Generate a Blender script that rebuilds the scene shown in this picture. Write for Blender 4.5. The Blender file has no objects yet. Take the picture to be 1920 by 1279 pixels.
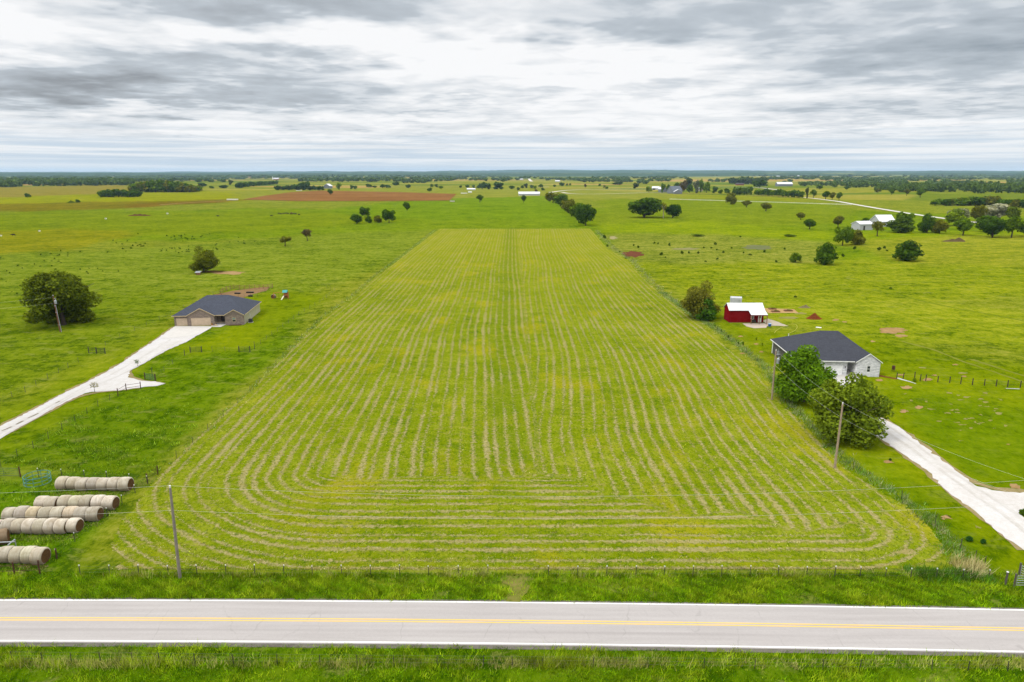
import bpy, bmesh, math, random
import numpy as np
from mathutils import Vector, Matrix

random.seed(7)
rng = np.random.default_rng(11)
scene = bpy.context.scene
COL = scene.collection
R = math.radians

# ------------------------------------------------------------------ camera model
F, CX, CY, CAM_H = 1280.0, 960.0, 639.5, 42.0
PITCH = math.atan((CY - 324.0) / F)
CP, SP = math.cos(PITCH), math.sin(PITCH)


def sstep(a, b, x):
    t = np.clip((x - a) / (b - a), 0, 1)
    return t * t * (3 - 2 * t)


def hgt(x, y):
    """rolling terrain: flat round the hay field, gently rolling farther out"""
    x = np.asarray(x, float); y = np.asarray(y, float)
    r = np.hypot(x, y)
    a = sstep(560, 1500, r) * 2.6 * np.sin(x / 330 + 1.3) * np.sin(y / 410 + .4)
    b = sstep(1800, 4500, r) * 7.0 * np.sin(x / 1150 + .5) * np.sin(y / 930 + 2.0)
    return a + b - sstep(1500, 9000, r) * 3.0


def ray(px, py):
    u, v = (px - CX) / F, (CY - py) / F
    return u, CP + v * SP, -SP + v * CP


def at(px, py):
    """the place on the ground seen at a pixel of the photograph"""
    dx, dy, dz = ray(px, py)
    z = 0.0
    for _ in range(40):
        t = (z - CAM_H) / dz
        z = .5 * z + .5 * float(hgt(dx * t, dy * t))
    t = (z - CAM_H) / dz
    x, y = dx * t, dy * t
    return Vector((x, y, float(hgt(x, y))))


def zat(py, px, Y):
    """height at distance Y that shows in row py"""
    dx, dy, dz = ray(px, py)
    return CAM_H + dz * Y / dy


def lin(c):
    c = np.asarray(c, float) / 255.0
    return np.where(c <= .04045, c / 12.92, ((c + .055) / 1.055) ** 2.4)


KILL = 2.05                       # daylight on open ground, so that albedo = shown / KILL


def A(r, g, b):
    return tuple(float(v) for v in np.clip(lin((r, g, b)) / KILL, 0.002, .85))


# ------------------------------------------------------------------ node helpers
class NT:
    def __init__(s, tree):
        s.t = tree; tree.nodes.clear()

    def n(s, typ, ins=None, **props):
        nd = s.t.nodes.new(typ)
        for k, v in props.items():
            setattr(nd, k, v)
        for k, v in (ins or {}).items():
            sk = nd.inputs[k]
            if isinstance(v, bpy.types.NodeSocket):
                s.t.links.new(v, sk)
            else:
                sk.default_value = v
        return nd

    def m(s, op, a, b=0.0, c=0.0, clamp=False):
        return s.n('ShaderNodeMath', {0: a, 1: b, 2: c}, operation=op, use_clamp=clamp).outputs[0]

    def mr(s, v, a, b, c=0.0, d=1.0, smooth=False):
        return s.n('ShaderNodeMapRange', {0: v, 1: a, 2: b, 3: c, 4: d}, interpolation_type='SMOOTHSTEP' if smooth else 'LINEAR').outputs[0]

    def mix(s, f, a, b, blend='MIX'):
        nd = s.n('ShaderNodeMix', None, data_type='RGBA', blend_type=blend)
        for i, v in ((0, f), (6, a), (7, b)):
            if isinstance(v, bpy.types.NodeSocket):
                s.t.links.new(v, nd.inputs[i])
            else:
                nd.inputs[i].default_value = v if i == 0 else (tuple(v) + (1,))[:4]
        return nd.outputs[2]

    def noise(s, vec, scale, detail=2.0, rough=.5, dist=0.0):
        return s.n('ShaderNodeTexNoise', {'Vector': vec, 'Scale': scale, 'Detail': detail, 'Roughness': rough, 'Distortion': dist}).outputs[0]

    def scale(s, vec, v):
        return s.n('ShaderNodeVectorMath', {0: vec, 1: v}, operation='MULTIPLY').outputs[0]

    def attr(s, name, fac=False):
        nd = s.n('ShaderNodeAttribute', None, attribute_name=name)
        return nd.outputs[2] if fac else nd.outputs[0]


def AG(r, g, b):
    a = A(r, g, b)
    return (a[0] * .98, a[1] * .91, max(.002, a[2] * .45))


MATS = {}


def new_mat(name):
    m = bpy.data.materials.new(name); m.use_nodes = True
    return m, NT(m.node_tree)


def finish(nt, color, rough=.9, bump=None, bdist=.05, bstr=.6, spec=.2, metal=0.0):
    ins = {'Base Color': color if isinstance(color, bpy.types.NodeSocket) else (tuple(color) + (1,))[:4],
           'Roughness': rough, 'Specular IOR Level': spec, 'Metallic': metal}
    if bump is not None:
        ins['Normal'] = nt.n('ShaderNodeBump', {'Strength': bstr, 'Distance': bdist, 'Height': bump}).outputs[0]
    if spec <= .1:                    # soil, grass, straw: matt
        ins = {'Color': ins['Base Color'], 'Roughness': 1.0, **({'Normal': ins['Normal']} if 'Normal' in ins else {})}
        b = nt.n('ShaderNodeBsdfDiffuse', ins)
    else:
        b = nt.n('ShaderNodeBsdfPrincipled', ins)
    nt.n('ShaderNodeOutputMaterial', {0: b.outputs[0]})


def plain(name, col, rough=.8, var=.25, scale=3.0, spec=.25, metal=0.0, col2=None):
    """one paint or material with a little wear and tone variation"""
    if name in MATS:
        return MATS[name]
    m, nt = new_mat(name)
    pos = nt.n('ShaderNodeTexCoord').outputs['Object']
    n1 = nt.noise(pos, scale, 4, .6)
    n2 = nt.noise(pos, scale * 7, 2, .6)
    f = nt.m('ADD', nt.m('MULTIPLY', n1, .65), nt.m('MULTIPLY', n2, .35))
    c2 = col2 or tuple(max(.0, v * (1 - var)) for v in col)
    c1 = tuple(min(.9, v * (1 + var * .6)) for v in col)
    c = nt.mix(nt.mr(f, .35, .65), c2, c1)
    finish(nt, c, rough, f, .01, .3, spec, metal)
    MATS[name] = m
    return m


# ------------------------------------------------------------------ mesh helpers
class MB:
    def __init__(s):
        s.v, s.f, s.mi = [], [], []

    def face(s, pts, mi=0):
        i = len(s.v)
        s.v += [tuple(p) for p in pts]
        s.f.append(tuple(range(i, i + len(pts)))); s.mi.append(mi)

    def box(s, x0, x1, y0, y1, z0, z1, mi=0, M=None):
        p = [(x, y, z) for z in (z0, z1) for y in (y0, y1) for x in (x0, x1)]
        if M is not None:
            p = [tuple(M @ Vector(q)) for q in p]
        i = len(s.v); s.v += p
        for f in ((0, 2, 3, 1), (4, 5, 7, 6), (0, 1, 5, 4), (2, 6, 7, 3), (0, 4, 6, 2), (1, 3, 7, 5)):
            s.f.append(tuple(i + k for k in f)); s.mi.append(mi)

    def tube(s, pts, rad, n=6, mi=0, caps=True):
        pts = [Vector(p) for p in pts]
        rad = rad if isinstance(rad, (list, tuple)) else [rad] * len(pts)
        base = len(s.v)
        for k, p in enumerate(pts):
            d = (pts[min(k + 1, len(pts) - 1)] - pts[max(k - 1, 0)]).normalized()
            a = d.cross(Vector((0, 0, 1)) if abs(d.z) < .9 else Vector((1, 0, 0))).normalized()
            b = d.cross(a)
            for j in range(n):
                t = 2 * math.pi * j / n
                s.v.append(tuple(p + (a * math.cos(t) + b * math.sin(t)) * rad[k]))
        for k in range(len(pts) - 1):
            for j in range(n):
                a0 = base + k * n + j; a1 = base + k * n + (j + 1) % n
                s.f.append((a0, a0 + n, a1 + n, a1)); s.mi.append(mi)
        if caps:
            s.f.append(tuple(base + j for j in range(n))); s.mi.append(mi)
            e = base + (len(pts) - 1) * n
            s.f.append(tuple(e + j for j in reversed(range(n)))); s.mi.append(mi)

    def prism(s, poly, d, mi=0):
        """poly: 3-D outline, d: extrusion vector"""
        d = Vector(d); poly = [Vector(p) for p in poly]
        i = len(s.v); k = len(poly)
        s.v += [tuple(p) for p in poly] + [tuple(p + d) for p in poly]
        s.f.append(tuple(reversed(range(i, i + k)))); s.mi.append(mi)
        s.f.append(tuple(range(i + k, i + 2 * k))); s.mi.append(mi)
        for j in range(k):
            a, b = i + j, i + (j + 1) % k
            s.f.append((a, b, b + k, a + k)); s.mi.append(mi)

    def solid(s, top, drop, mi=0):
        """closed solid under a list of top faces (a roof): top faces, fascia and soffit"""
        for f in top:
            s.face(f, mi)

    def mesh(s, name, mats, smooth=False):
        me = bpy.data.meshes.new(name)
        me.from_pydata(s.v, [], s.f)
        for m in (mats if isinstance(mats, (list, tuple)) else [mats]):
            me.materials.append(m)
        me.polygons.foreach_set('material_index', s.mi)
        bm = bmesh.new(); bm.from_mesh(me)
        bmesh.ops.remove_doubles(bm, verts=bm.verts, dist=1e-5)
        bmesh.ops.recalc_face_normals(bm, faces=bm.faces)
        bm.to_mesh(me); bm.free()
        if smooth:
            me.polygons.foreach_set('use_smooth', [True] * len(me.polygons))
        return me

    def build(s, name, mats, parent=None, smooth=False, loc=None):
        return link(name, s.mesh(name, mats, smooth), parent, loc)


def link(name, data, parent=None, loc=None, rz=0.0, scale=None):
    o = bpy.data.objects.new(name, data); COL.objects.link(o)
    if parent is not None:
        o.parent = parent
    if loc is not None:
        o.location = loc
    if rz:
        o.rotation_euler.z = rz
    if scale is not None:
        o.scale = scale
    return o


def tag(o, label, cat, group=None, kind=None):
    if label: o['label'] = label
    if cat: o['category'] = cat
    if group: o['group'] = group
    if kind: o['kind'] = kind
    return o


def empty(name, loc, rz=0.0):
    o = link(name, None, None, loc, rz); o.empty_display_size = .3
    return o


def structure(o, kind='structure'):
    o['kind'] = kind
    return o


def quad_mesh(name, V, mats, attrs=None, k=4, smooth=False):
    """V: (n*k,3) corners of n separate faces, attrs: {name: per-face float or rgb}"""
    n = len(V) // k
    me = bpy.data.meshes.new(name)
    me.vertices.add(n * k); me.loops.add(n * k); me.polygons.add(n)
    me.vertices.foreach_set('co', np.ascontiguousarray(V, np.float32).ravel())
    me.loops.foreach_set('vertex_index', np.arange(n * k, dtype=np.int32))
    me.polygons.foreach_set('loop_start', np.arange(0, n * k, k, dtype=np.int32))
    for m in (mats if isinstance(mats, (list, tuple)) else [mats]):
        me.materials.append(m)
    for nm, a in (attrs or {}).items():
        a = np.asarray(a, np.float32)
        if a.ndim == 1:
            me.attributes.new(nm, 'FLOAT', 'POINT').data.foreach_set('value', np.repeat(a, k))
        else:
            c = np.ones((n * k, 4), np.float32); c[:, :3] = np.repeat(a, k, 0)
            me.attributes.new(nm, 'FLOAT_COLOR', 'POINT').data.foreach_set('color', c.ravel())
    me.update(calc_edges=True)
    return me


def grid_mesh(name, X, Y, Z, mat, attrs=None):
    nr, nc = X.shape
    me = bpy.data.meshes.new(name)
    co = np.stack([X, Y, Z], -1).reshape(-1, 3).astype(np.float32)
    i = np.arange(nr * nc).reshape(nr, nc)
    q = np.stack([i[:-1, :-1], i[:-1, 1:], i[1:, 1:], i[1:, :-1]], -1).reshape(-1, 4).astype(np.int32)
    me.vertices.add(len(co)); me.loops.add(q.size); me.polygons.add(len(q))
    me.vertices.foreach_set('co', co.ravel())
    me.loops.foreach_set('vertex_index', q.ravel())
    me.polygons.foreach_set('loop_start', np.arange(0, q.size, 4, dtype=np.int32))
    me.materials.append(mat)
    for nm, a in (attrs or {}).items():
        a = np.asarray(a, np.float32)
        if a.ndim == 2:
            me.attributes.new(nm, 'FLOAT', 'POINT').data.foreach_set('value', a.ravel())
        else:
            c = np.ones((nr * nc, 4), np.float32); c[:, :3] = a.reshape(-1, 3)
            me.attributes.new(nm, 'FLOAT_COLOR', 'POINT').data.foreach_set('color', c.ravel())
    me.update(calc_edges=True)
    me.polygons.foreach_set('use_smooth', [True] * len(q))
    return me


def inside(px, py, poly):
    poly = np.asarray(poly, float); n = len(poly)
    r = np.zeros(px.shape, bool); j = n - 1
    for i in range(n):
        xi, yi = poly[i]; xj, yj = poly[j]
        c = ((yi > py) != (yj > py)) & (px < (xj - xi) * (py - yi) / (yj - yi + 1e-12) + xi)
        r ^= c; j = i
    return r


def atz(px, py, z):
    dx, dy, dz = ray(px, py); t = (z - CAM_H) / dz
    return Vector((dx * t, dy * t, z))


def wpoly(pts):
    return [(p.x, p.y) for p in (at(*q) for q in pts)]


def sheet(name, pts, off, mat, jit=.12, step=.8, world=False, maxdiv=40):
    """a ground sheet draped over the terrain from a boundary of photo pixels (or world xy)"""
    W = [Vector(p) for p in pts] if world else [Vector(p) for p in wpoly(pts)]
    edge = []
    for a, b in zip(W, W[1:] + W[:1]):
        n = int(min(120, max(1, (b - a).length / step)))
        t = (b - a).normalized(); nv = Vector((-t.y, t.x))
        for k in range(n):
            edge.append(a.lerp(b, k / n) + nv * random.gauss(0, jit))
    bm = bmesh.new()
    bm.faces.new([bm.verts.new((p.x, p.y, 0)) for p in edge])
    xs = [p.x for p in edge]; ys = [p.y for p in edge]
    r = min(math.hypot(x, y) for x, y in zip(xs, ys))
    if r > 500:
        for ax, (lo, hi) in enumerate(((min(xs), max(xs)), (min(ys), max(ys)))):
            n = int(min(maxdiv, (hi - lo) / 25))
            for k in range(1, n):
                co = [0, 0, 0]; no = [0, 0, 0]; co[ax] = lo + (hi - lo) * k / n; no[ax] = 1
                bmesh.ops.bisect_plane(bm, geom=bm.verts[:] + bm.edges[:] + bm.faces[:], plane_co=co, plane_no=no)
    bmesh.ops.triangulate(bm, faces=bm.faces[:])
    for v in bm.verts:
        v.co.z = float(hgt(v.co.x, v.co.y)) + off
    bmesh.ops.recalc_face_normals(bm, faces=bm.faces)
    me = bpy.data.meshes.new(name); bm.to_mesh(me); bm.free()
    if me.polygons and me.polygons[0].normal.z < 0:
        me.flip_normals()
    me.materials.append(mat)
    return structure(link(name, me))


def ribbon(name, pts, width, off, mat, world=False, jit=.0):
    W = [Vector(p) for p in pts] if world else [Vector(p) for p in wpoly(pts)]
    path = []
    for a, b in zip(W, W[1:]):
        n = int(max(1, min(60, (b - a).length / max(1.5, .01 * a.length))))
        path += [a.lerp(b, k / n) for k in range(n)]
    path.append(W[-1])
    for _ in range(3):      # soften the corners
        path = [path[0]] + [(path[k - 1] + path[k] * 2 + path[k + 1]) / 4 for k in range(1, len(path) - 1)] + [path[-1]]
    X, Y = [], []
    for k, p in enumerate(path):
        t = (path[min(k + 1, len(path) - 1)] - path[max(k - 1, 0)]).normalized()
        nv = Vector((-t.y, t.x)) * (width / 2)
        j0, j1 = random.gauss(0, jit), random.gauss(0, jit)
        a, b = p - nv * (1 + j0), p + nv * (1 + j1)
        X.append([a.x, p.x, b.x]); Y.append([a.y, p.y, b.y])
    X, Y = np.array(X), np.array(Y)
    return structure(link(name, grid_mesh(name, X, Y, hgt(X, Y) + off, mat)))

# ------------------------------------------------------------------ camera, sun, sky
cam = bpy.data.cameras.new('camera'); cam.sensor_width = 36; cam.lens = F / 1920 * 36
cam.clip_start = .5; cam.clip_end = 90000
co = bpy.data.objects.new('camera', cam); COL.objects.link(co)
co.location = (0, 0, CAM_H); co.rotation_euler = (R(90) - PITCH, 0, 0)
scene.camera = co
scene.view_settings.view_transform = 'Standard'
scene.view_settings.look = 'None'
scene.view_settings.exposure = 0.0
scene.view_settings.gamma = 1.0
scene.cycles.use_denoising = True
scene.cycles.max_bounces = 6
scene.cycles.diffuse_bounces = 3
scene.cycles.transparent_max_bounces = 6
scene.cycles.volume_bounces = 0
scene.cycles.caustics_reflective = False
scene.cycles.caustics_refractive = False

SUN_EL, SUN_AZ = 52.0, 238.0          # degrees, azimuth from +Y clockwise: behind and to the left
sl = bpy.data.lights.new('sun', 'SUN'); sl.energy = 1.5; sl.angle = R(12); sl.color = (1, .96, .88)
so = bpy.data.objects.new('sun', sl); COL.objects.link(so)
sd = Vector((math.sin(R(SUN_AZ)) * math.cos(R(SUN_EL)), math.cos(R(SUN_AZ)) * math.cos(R(SUN_EL)), math.sin(R(SUN_EL))))
so.rotation_euler = sd.to_track_quat('Z', 'Y').to_euler()
so.location = (0, -60, 90)

world = bpy.data.worlds.new('World'); scene.world = world; world.use_nodes = True


def build_sky(nt):
    g = nt.n('ShaderNodeTexCoord').outputs['Generated']
    sx = nt.n('ShaderNodeSeparateXYZ', {0: g})
    x, y, z = sx.outputs[0], sx.outputs[1], sx.outputs[2]
    el = nt.m('MULTIPLY', nt.m('ARCSINE', z), 57.2958)
    az = nt.m('MULTIPLY', nt.m('ARCTAN2', x, y), 57.2958)
    zz = nt.m('ADD', nt.m('MAXIMUM', z, 0.0), .055)
    P = nt.n('ShaderNodeCombineXYZ', {0: nt.m('DIVIDE', x, zz), 1: nt.m('DIVIDE', y, zz), 2: 0.0}).outputs[0]
    # warp for the big cloud masses
    w1 = nt.m('SUBTRACT', nt.noise(P, .9, 4, .6), .5)
    w2 = nt.m('SUBTRACT', nt.noise(nt.n('ShaderNodeVectorMath', {0: P, 1: (17, 5, 3)}, operation='ADD').outputs[0], 1.3, 4, .6), .5)
    azw = nt.m('MULTIPLY_ADD', w1, 34.0, az)
    elw = nt.m('MULTIPLY_ADD', w2, 7.0, el)
    D = None
    masses = [(960, -8, 1300, 26, .22), (430, 2, 400, 32, .55), (60, 150, 230, 40, .62), (330, 178, 260, 22, .45), (430, 115, 260, 30, .48), (690, 165, 150, 24, .30), (800, 205, 190, 10, .34),
              (1140, 62, 120, 34, .50), (1340, 62, 190, 55, .30), (1720, 95, 260, 42, .62), (1540, 18, 260, 30, .42), (1890, 22, 130, 60, .45),
              (1850, 150, 190, 24, .34), (960, 168, 120, 12, .26), (1330, 170, 170, 14, .22), (1750, 215, 220, 14, .28), (640, 262, 330, 6, .24), (1500, 262, 380, 6, .22),
              (740, 80, 270, 42, -.45), (1150, 140, 200, 34, -.3), (20, 30, 120, 40, -.2), (1420, 120, 130, 14, -.1)]
    for (px, py, rx, ry, s) in masses:
        d = Vector(ray(px, py)).normalized()
        a0 = math.degrees(math.atan2(d.x, d.y)); e0 = math.degrees(math.asin(d.z))
        ra, re = math.degrees(rx / 1420.0), math.degrees(ry / 1420.0)
        qa = nt.m('POWER', nt.m('ABSOLUTE', nt.m('MULTIPLY', nt.m('SUBTRACT', azw, a0), 1 / ra)), 2.0)
        qe = nt.m('POWER', nt.m('ABSOLUTE', nt.m('MULTIPLY', nt.m('SUBTRACT', elw, e0), 1 / re)), 2.0)
        gq = nt.m('MULTIPLY', nt.m('EXPONENT', nt.m('MULTIPLY', nt.m('ADD', qa, qe), -1.0)), s)
        D = gq if D is None else nt.m('ADD', D, gq)
    # streaked stratus texture on the cloud deck
    Ps = nt.scale(P, (.80, .95, 1.0))
    n1 = nt.noise(Ps, .50, 6, .54, 1.1)
    n2 = nt.noise(Ps, 1.7, 5, .54, .7)
    tex = nt.m('ADD', nt.m('MULTIPLY', nt.m('SUBTRACT', n1, .5), 1.5), nt.m('MULTIPLY', nt.m('SUBTRACT', n2, .5), 1.0))
    D = nt.m('ADD', nt.m('ADD', nt.m('MULTIPLY', D, 1.15), tex), .17)
    n3 = nt.noise(P, 4.0, 4, .55, .6)
    D = nt.m('ADD', D, nt.m('MULTIPLY', nt.m('SUBTRACT', n3, .5), .5))
    D = nt.mr(D, -.02, 1.35, 0.0, 1.0)
    warm = nt.mr(az, -30, 15, 0, 1, True)
    grey = nt.mix(warm, (.315, .335, .36), (.285, .33, .375))
    mid = nt.mix(nt.mr(D, .05, .5, 0, 1), (.985, .985, .99), (.585, .635, .685))
    cloud = nt.mix(nt.mr(D, .4, 1.0, 0, 1), mid, grey)
    # the far sky under the deck: pale blue with thin bars of cloud
    S = nt.n('ShaderNodeCombineXYZ', {0: nt.m('MULTIPLY', az, .045), 1: nt.m('MULTIPLY', el, 2.1), 2: 0.0}).outputs[0]
    st = nt.noise(S, 1.0, 5, .6, .7)
    low = nt.mix(nt.mr(st, .38, .66, 0, 1, True), (.60, .70, .80), (.92, .94, .955))
    low = nt.mix(nt.mr(el, 1.1, .1, 0, .55, True), low, (.70, .79, .86))
    ragged = nt.m('ADD', el, nt.m('MULTIPLY', nt.m('SUBTRACT', st, .5), 3.0))
    c = nt.mix(nt.mr(ragged, 1.2, 3.6, 0, 1, True), low, cloud)
    # an overcast sky is about three times brighter overhead than low down
    up = nt.mr(el, 12, 70, 1.0, 3.0, True)
    up = nt.mix(1.0, c, nt.n('ShaderNodeCombineXYZ', {0: up, 1: up, 2: up}).outputs[0], 'MULTIPLY')
    up10 = nt.mix(1.0, up, (10.0, 10.0, 10.0), 'MULTIPLY')
    sky = nt.n('ShaderNodeTexSky', None, sky_type='NISHITA', sun_disc=False, sun_elevation=R(SUN_EL), sun_rotation=R(SUN_AZ), altitude=350)
    tot = nt.mix(.96, sky.outputs[0], up10)
    tot.node.clamp_result = False
    bg = nt.n('ShaderNodeBackground', {0: tot, 1: .1})
    nt.n('ShaderNodeOutputWorld', {0: bg.outputs[0]})


build_sky(NT(world.node_tree))
world.cycles.sampling_method = 'MANUAL'
world.cycles.sample_map_resolution = 512

# ------------------------------------------------------------------ ground materials


def grass_material(name, kind):
    m, nt = new_mat(name)
    pos = nt.n('ShaderNodeNewGeometry').outputs['Position']
    tint = nt.attr('tint')
    lush = nt.attr('lush', True)                     # 1: tall uneven pasture, 0: short even lawn
    big = nt.noise(pos, .022, 4, .6, .3)
    pst = nt.scale(pos, (.55, 1.0, 1.0))
    med = nt.noise(pst, .16, 5, .62, .5)
    clump = nt.noise(nt.scale(pos, (.9, .62, 1)), .55, 5, .72, .4)
    fine = nt.noise(nt.scale(pos, (1, .5, 1)), 2.2, 4, .8)
    t = nt.m('ADD', nt.m('MULTIPLY', nt.m('SUBTRACT', med, .5), .85), nt.m('MULTIPLY', nt.m('SUBTRACT', clump, .5), 1.15))
    t = nt.m('ADD', t, nt.m('MULTIPLY', nt.m('SUBTRACT', fine, .5), .9))
    t = nt.m('MULTIPLY', t, nt.mr(lush, 0, 1, 1.1, 3.4))
    t = nt.m('ADD', t, nt.m('MULTIPLY', nt.m('SUBTRACT', big, .5), 1.3))
    dark = nt.mix(1.0, tint, (.40, .54, .4), 'MULTIPLY')
    light = nt.mix(1.0, tint, (1.50, 1.30, 3.2), 'MULTIPLY')
    c = nt.mix(nt.mr(t, -.05, -.62, 0, 1), tint, dark)
    c = nt.mix(nt.mr(t, .02, .62, 0, 1), c, light)
    # seed heads and thin dry places
    dry = nt.mr(nt.noise(nt.scale(pos, (.6, 1, 1)), .33, 5, .75, .6), .54, .66, 0, .55, True)
    c = nt.mix(nt.m('MULTIPLY', dry, lush), c, A(168, 170, 84))
    finish(nt, c, 1.0, nt.m('ADD', clump, nt.m('MULTIPLY', fine, .3)), .5, .45, .08)
    return m


GRASS = grass_material('pasture_grass', 0)


def soil(name, col, col2, sc=.6):
    m, nt = new_mat(name)
    pos = nt.n('ShaderNodeNewGeometry').outputs['Position']
    a = nt.noise(pos, sc * .12, 4, .6); b = nt.noise(pos, sc, 4, .7); f = nt.noise(pos, sc * 6, 2, .7)
    t = nt.m('ADD', nt.m('MULTIPLY', a, .4), nt.m('ADD', nt.m('MULTIPLY', b, .4), nt.m('MULTIPLY', f, .2)))
    finish(nt, nt.mix(nt.mr(t, .36, .64), col, col2), 1.0, b, .15, .5, .1)
    return m


def gravel_mat(name, edge):
    m, nt = new_mat(name)
    pos = nt.n('ShaderNodeNewGeometry').outputs['Position']
    a = nt.noise(pos, .16, 4, .6); b = nt.noise(pos, 1.1, 5, .75); f = nt.noise(pos, 9, 2, .7)
    t = nt.m('ADD', nt.m('MULTIPLY', a, .3), nt.m('ADD', nt.m('MULTIPLY', b, .4), nt.m('MULTIPLY', f, .3)))
    c = nt.mix(nt.mr(t, .36, .60), (.41, .38, .345), (.515, .505, .495))
    c = nt.mix(nt.mr(nt.noise(nt.scale(pos, (1, .5, 1)), .8, 6, .8), .64, .72, 0, .5, True), c, (.30, .26, .2))
    finish(nt, c, 1.0, nt.m('ADD', b, f), .06, .5, .1)
    return m


GRAVEL = gravel_mat('white_gravel', 1)
CONCRETE = plain('pale_concrete', (.43, .41, .38), .9, .10, .8)
DIRT_TAN = soil('tan_soil', A(172, 132, 82), A(214, 182, 128))
DIRT_RED = soil('red_soil', A(128, 74, 46), A(160, 100, 64))
PLOUGH = soil('ploughed_soil', A(138, 96, 46), A(180, 130, 74), .05)

# ------------------------------------------------------------------ the ground sheet
t_ = np.linspace(0, 1, 470)
yy = 70 * (24500 / 70.0) ** t_ - 150
s_ = np.linspace(-1, 1, 460)
Yg, Sg = np.meshgrid(yy, s_, indexing='ij')
Xg = Sg * (Yg + 150) * 1.25
Zg = hgt(Xg, Yg)
tint = np.empty(Xg.shape + (3,)); tint[:] = A(140, 163, 52)
lush = np.full(Xg.shape, .8)

wob = np.sin(Xg * .11 + 2 * np.sin(Yg * .07)) * .012 + np.sin(Xg * .031 + Yg * .017) * .02
Xw, Yw = Xg + wob * (Yg + 40) * .6, Yg * (1 + wob)


def paint(pts, col, lu=None, amt=1.0, world=False):
    poly = pts if world else wpoly(pts)
    k = inside(Xw, Yw, poly)
    tint[k] = tint[k] * (1 - amt) + np.array(A(*col)) * amt
    if lu is not None:
        lush[k] = lu


rr = np.hypot(Xg, Yg)
# far patchwork of meadows
npat = 420
ps = np.stack([rng.uniform(-1, 1, npat), rng.uniform(0, 1, npat)], -1)
pr = 1300 * (17.0 ** ps[:, 1]); pxs = ps[:, 0] * pr * .95
cols = np.array([A(122, 150, 45), A(150, 166, 72), A(168, 176, 88), A(135, 160, 50), A(178, 182, 110), A(112, 146, 40), A(156, 170, 66)])
pc = cols[rng.integers(0, len(cols), npat)]
pc[rng.random(npat) < .05] = A(196, 176, 128)
far = rr > 1250
lx, ly = Xg[far] / (Yg[far] + 1), np.log(np.maximum(Yg[far], 1))
best = np.full(lx.shape, 1e9); bi = np.zeros(lx.shape, int)
for k in range(npat):
    d = ((lx - pxs[k] / pr[k]) * 3.4) ** 2 + ((ly - math.log(pr[k])) * 6.0) ** 2
    q = d < best; best[q] = d[q]; bi[q] = k
tint[far] = pc[bi]
lush[far] = .3

W_, E_ = -700, 2620
paint([(W_, 470), (W_, 404), (760, 390), (1560, 392), (E_, 430), (E_, 560), (1120, 470), (820, 430), (400, 450)], (124, 160, 16), .8)
paint([(W_, 440), (W_, 402), (200, 398), (520, 396), (800, 410), (560, 430), (300, 440), (0, 460)], (130, 160, 8), .7)
paint([(W_, 402), (W_, 376), (0, 371), (250, 361), (440, 358), (600, 352), (640, 371), (380, 380), (0, 392)], (156, 174, 6), .3)
paint([(W_, 376), (W_, 352), (0, 351), (240, 347), (250, 361), (0, 371)], (156, 156, 78), .15)
paint([(-60, 391), (0, 382), (200, 379), (330, 376), (440, 374), (400, 381), (300, 386), (200, 393), (60, 396)], (130, 124, 22), .5, .8)
paint([(250, 382), (360, 377.5), (440, 375.5), (330, 386), (240, 391)], (132, 112, 36), .5, .75)
paint([(W_, 520), (W_, 436), (150, 432), (260, 436), (210, 450), (120, 466), (0, 492)], (146, 158, 20), .6, .85)
paint([(440, 360), (640, 352), (1010, 352), (1260, 362), (1260, 374), (850, 374), (440, 380)], (150, 168, 70), .2)
paint([(850, 372), (1020, 368), (1060, 380), (1080, 415), (720, 408), (640, 392), (700, 381)], (122, 162, 10), .7)
paint([(1130, 372), (1500, 378), (1620, 392), (1560, 420), (1320, 428), (1110, 424)], (130, 160, 26), .7)
paint([(1270, 372), (1440, 378), (1600, 384), (1507, 372), (1300, 364)], (146, 166, 44), .3)
paint([(1110, 420), (1300, 414), (1600, 440), (1920, 430), (E_, 440), (E_, 460), (1500, 446), (1120, 436)], (140, 172, 14), .5)
paint([(1125, 440), (1340, 440), (1560, 452), (1560, 492), (1480, 494), (1300, 490), (1180, 490)], (142, 164, 66), 1.0)
paint([(1180, 488), (1480, 494), (1760, 488), (E_, 470), (E_, 580), (1920, 560), (1500, 560), (1280, 560), (1210, 520)], (142, 168, 34), .85)
paint([(1560, 450), (1920, 440), (E_, 440), (E_, 500), (1700, 500)], (150, 170, 50), .7)
paint([(1290, 560), (1600, 556), (1920, 580), (E_, 600), (E_, 700), (1640, 640), (1400, 600)], (146, 172, 40), .6)
paint([(600, 440), (820, 430), (700, 510), (600, 545), (300, 540), (0, 580), (W_, 640), (W_, 500), (200, 470)], (132, 162, 48), .85)
# left paddocks: taller darker grass
paint([(W_, 700), (W_, 600), (0, 560), (340, 540), (380, 560), (320, 598), (0, 752)], (120, 152, 28), .95)
paint([(W_, 1000), (0, 770), (330, 612), (390, 616), (620, 566), (560, 640), (300, 880), (270, 900), (0, 890), (W_, 960)], (102, 142, 14), 1.0)
paint([(0, 822), (330, 604), (330, 612), (390, 620), (0, 850), (W_, 980), (W_, 940)], (128, 160, 22), .35)
paint([(0, 765), (250, 640), (325, 606), (328, 612), (170, 712), (0, 800), (W_, 900), (W_, 850)], (134, 164, 30), .35)
# mown yard round the left house
paint([(452, 608), (486, 586), (430, 560), (520, 543), (608, 541), (626, 556), (560, 610), (470, 652), (400, 655), (340, 660)], (132, 162, 8), .3)
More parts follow.
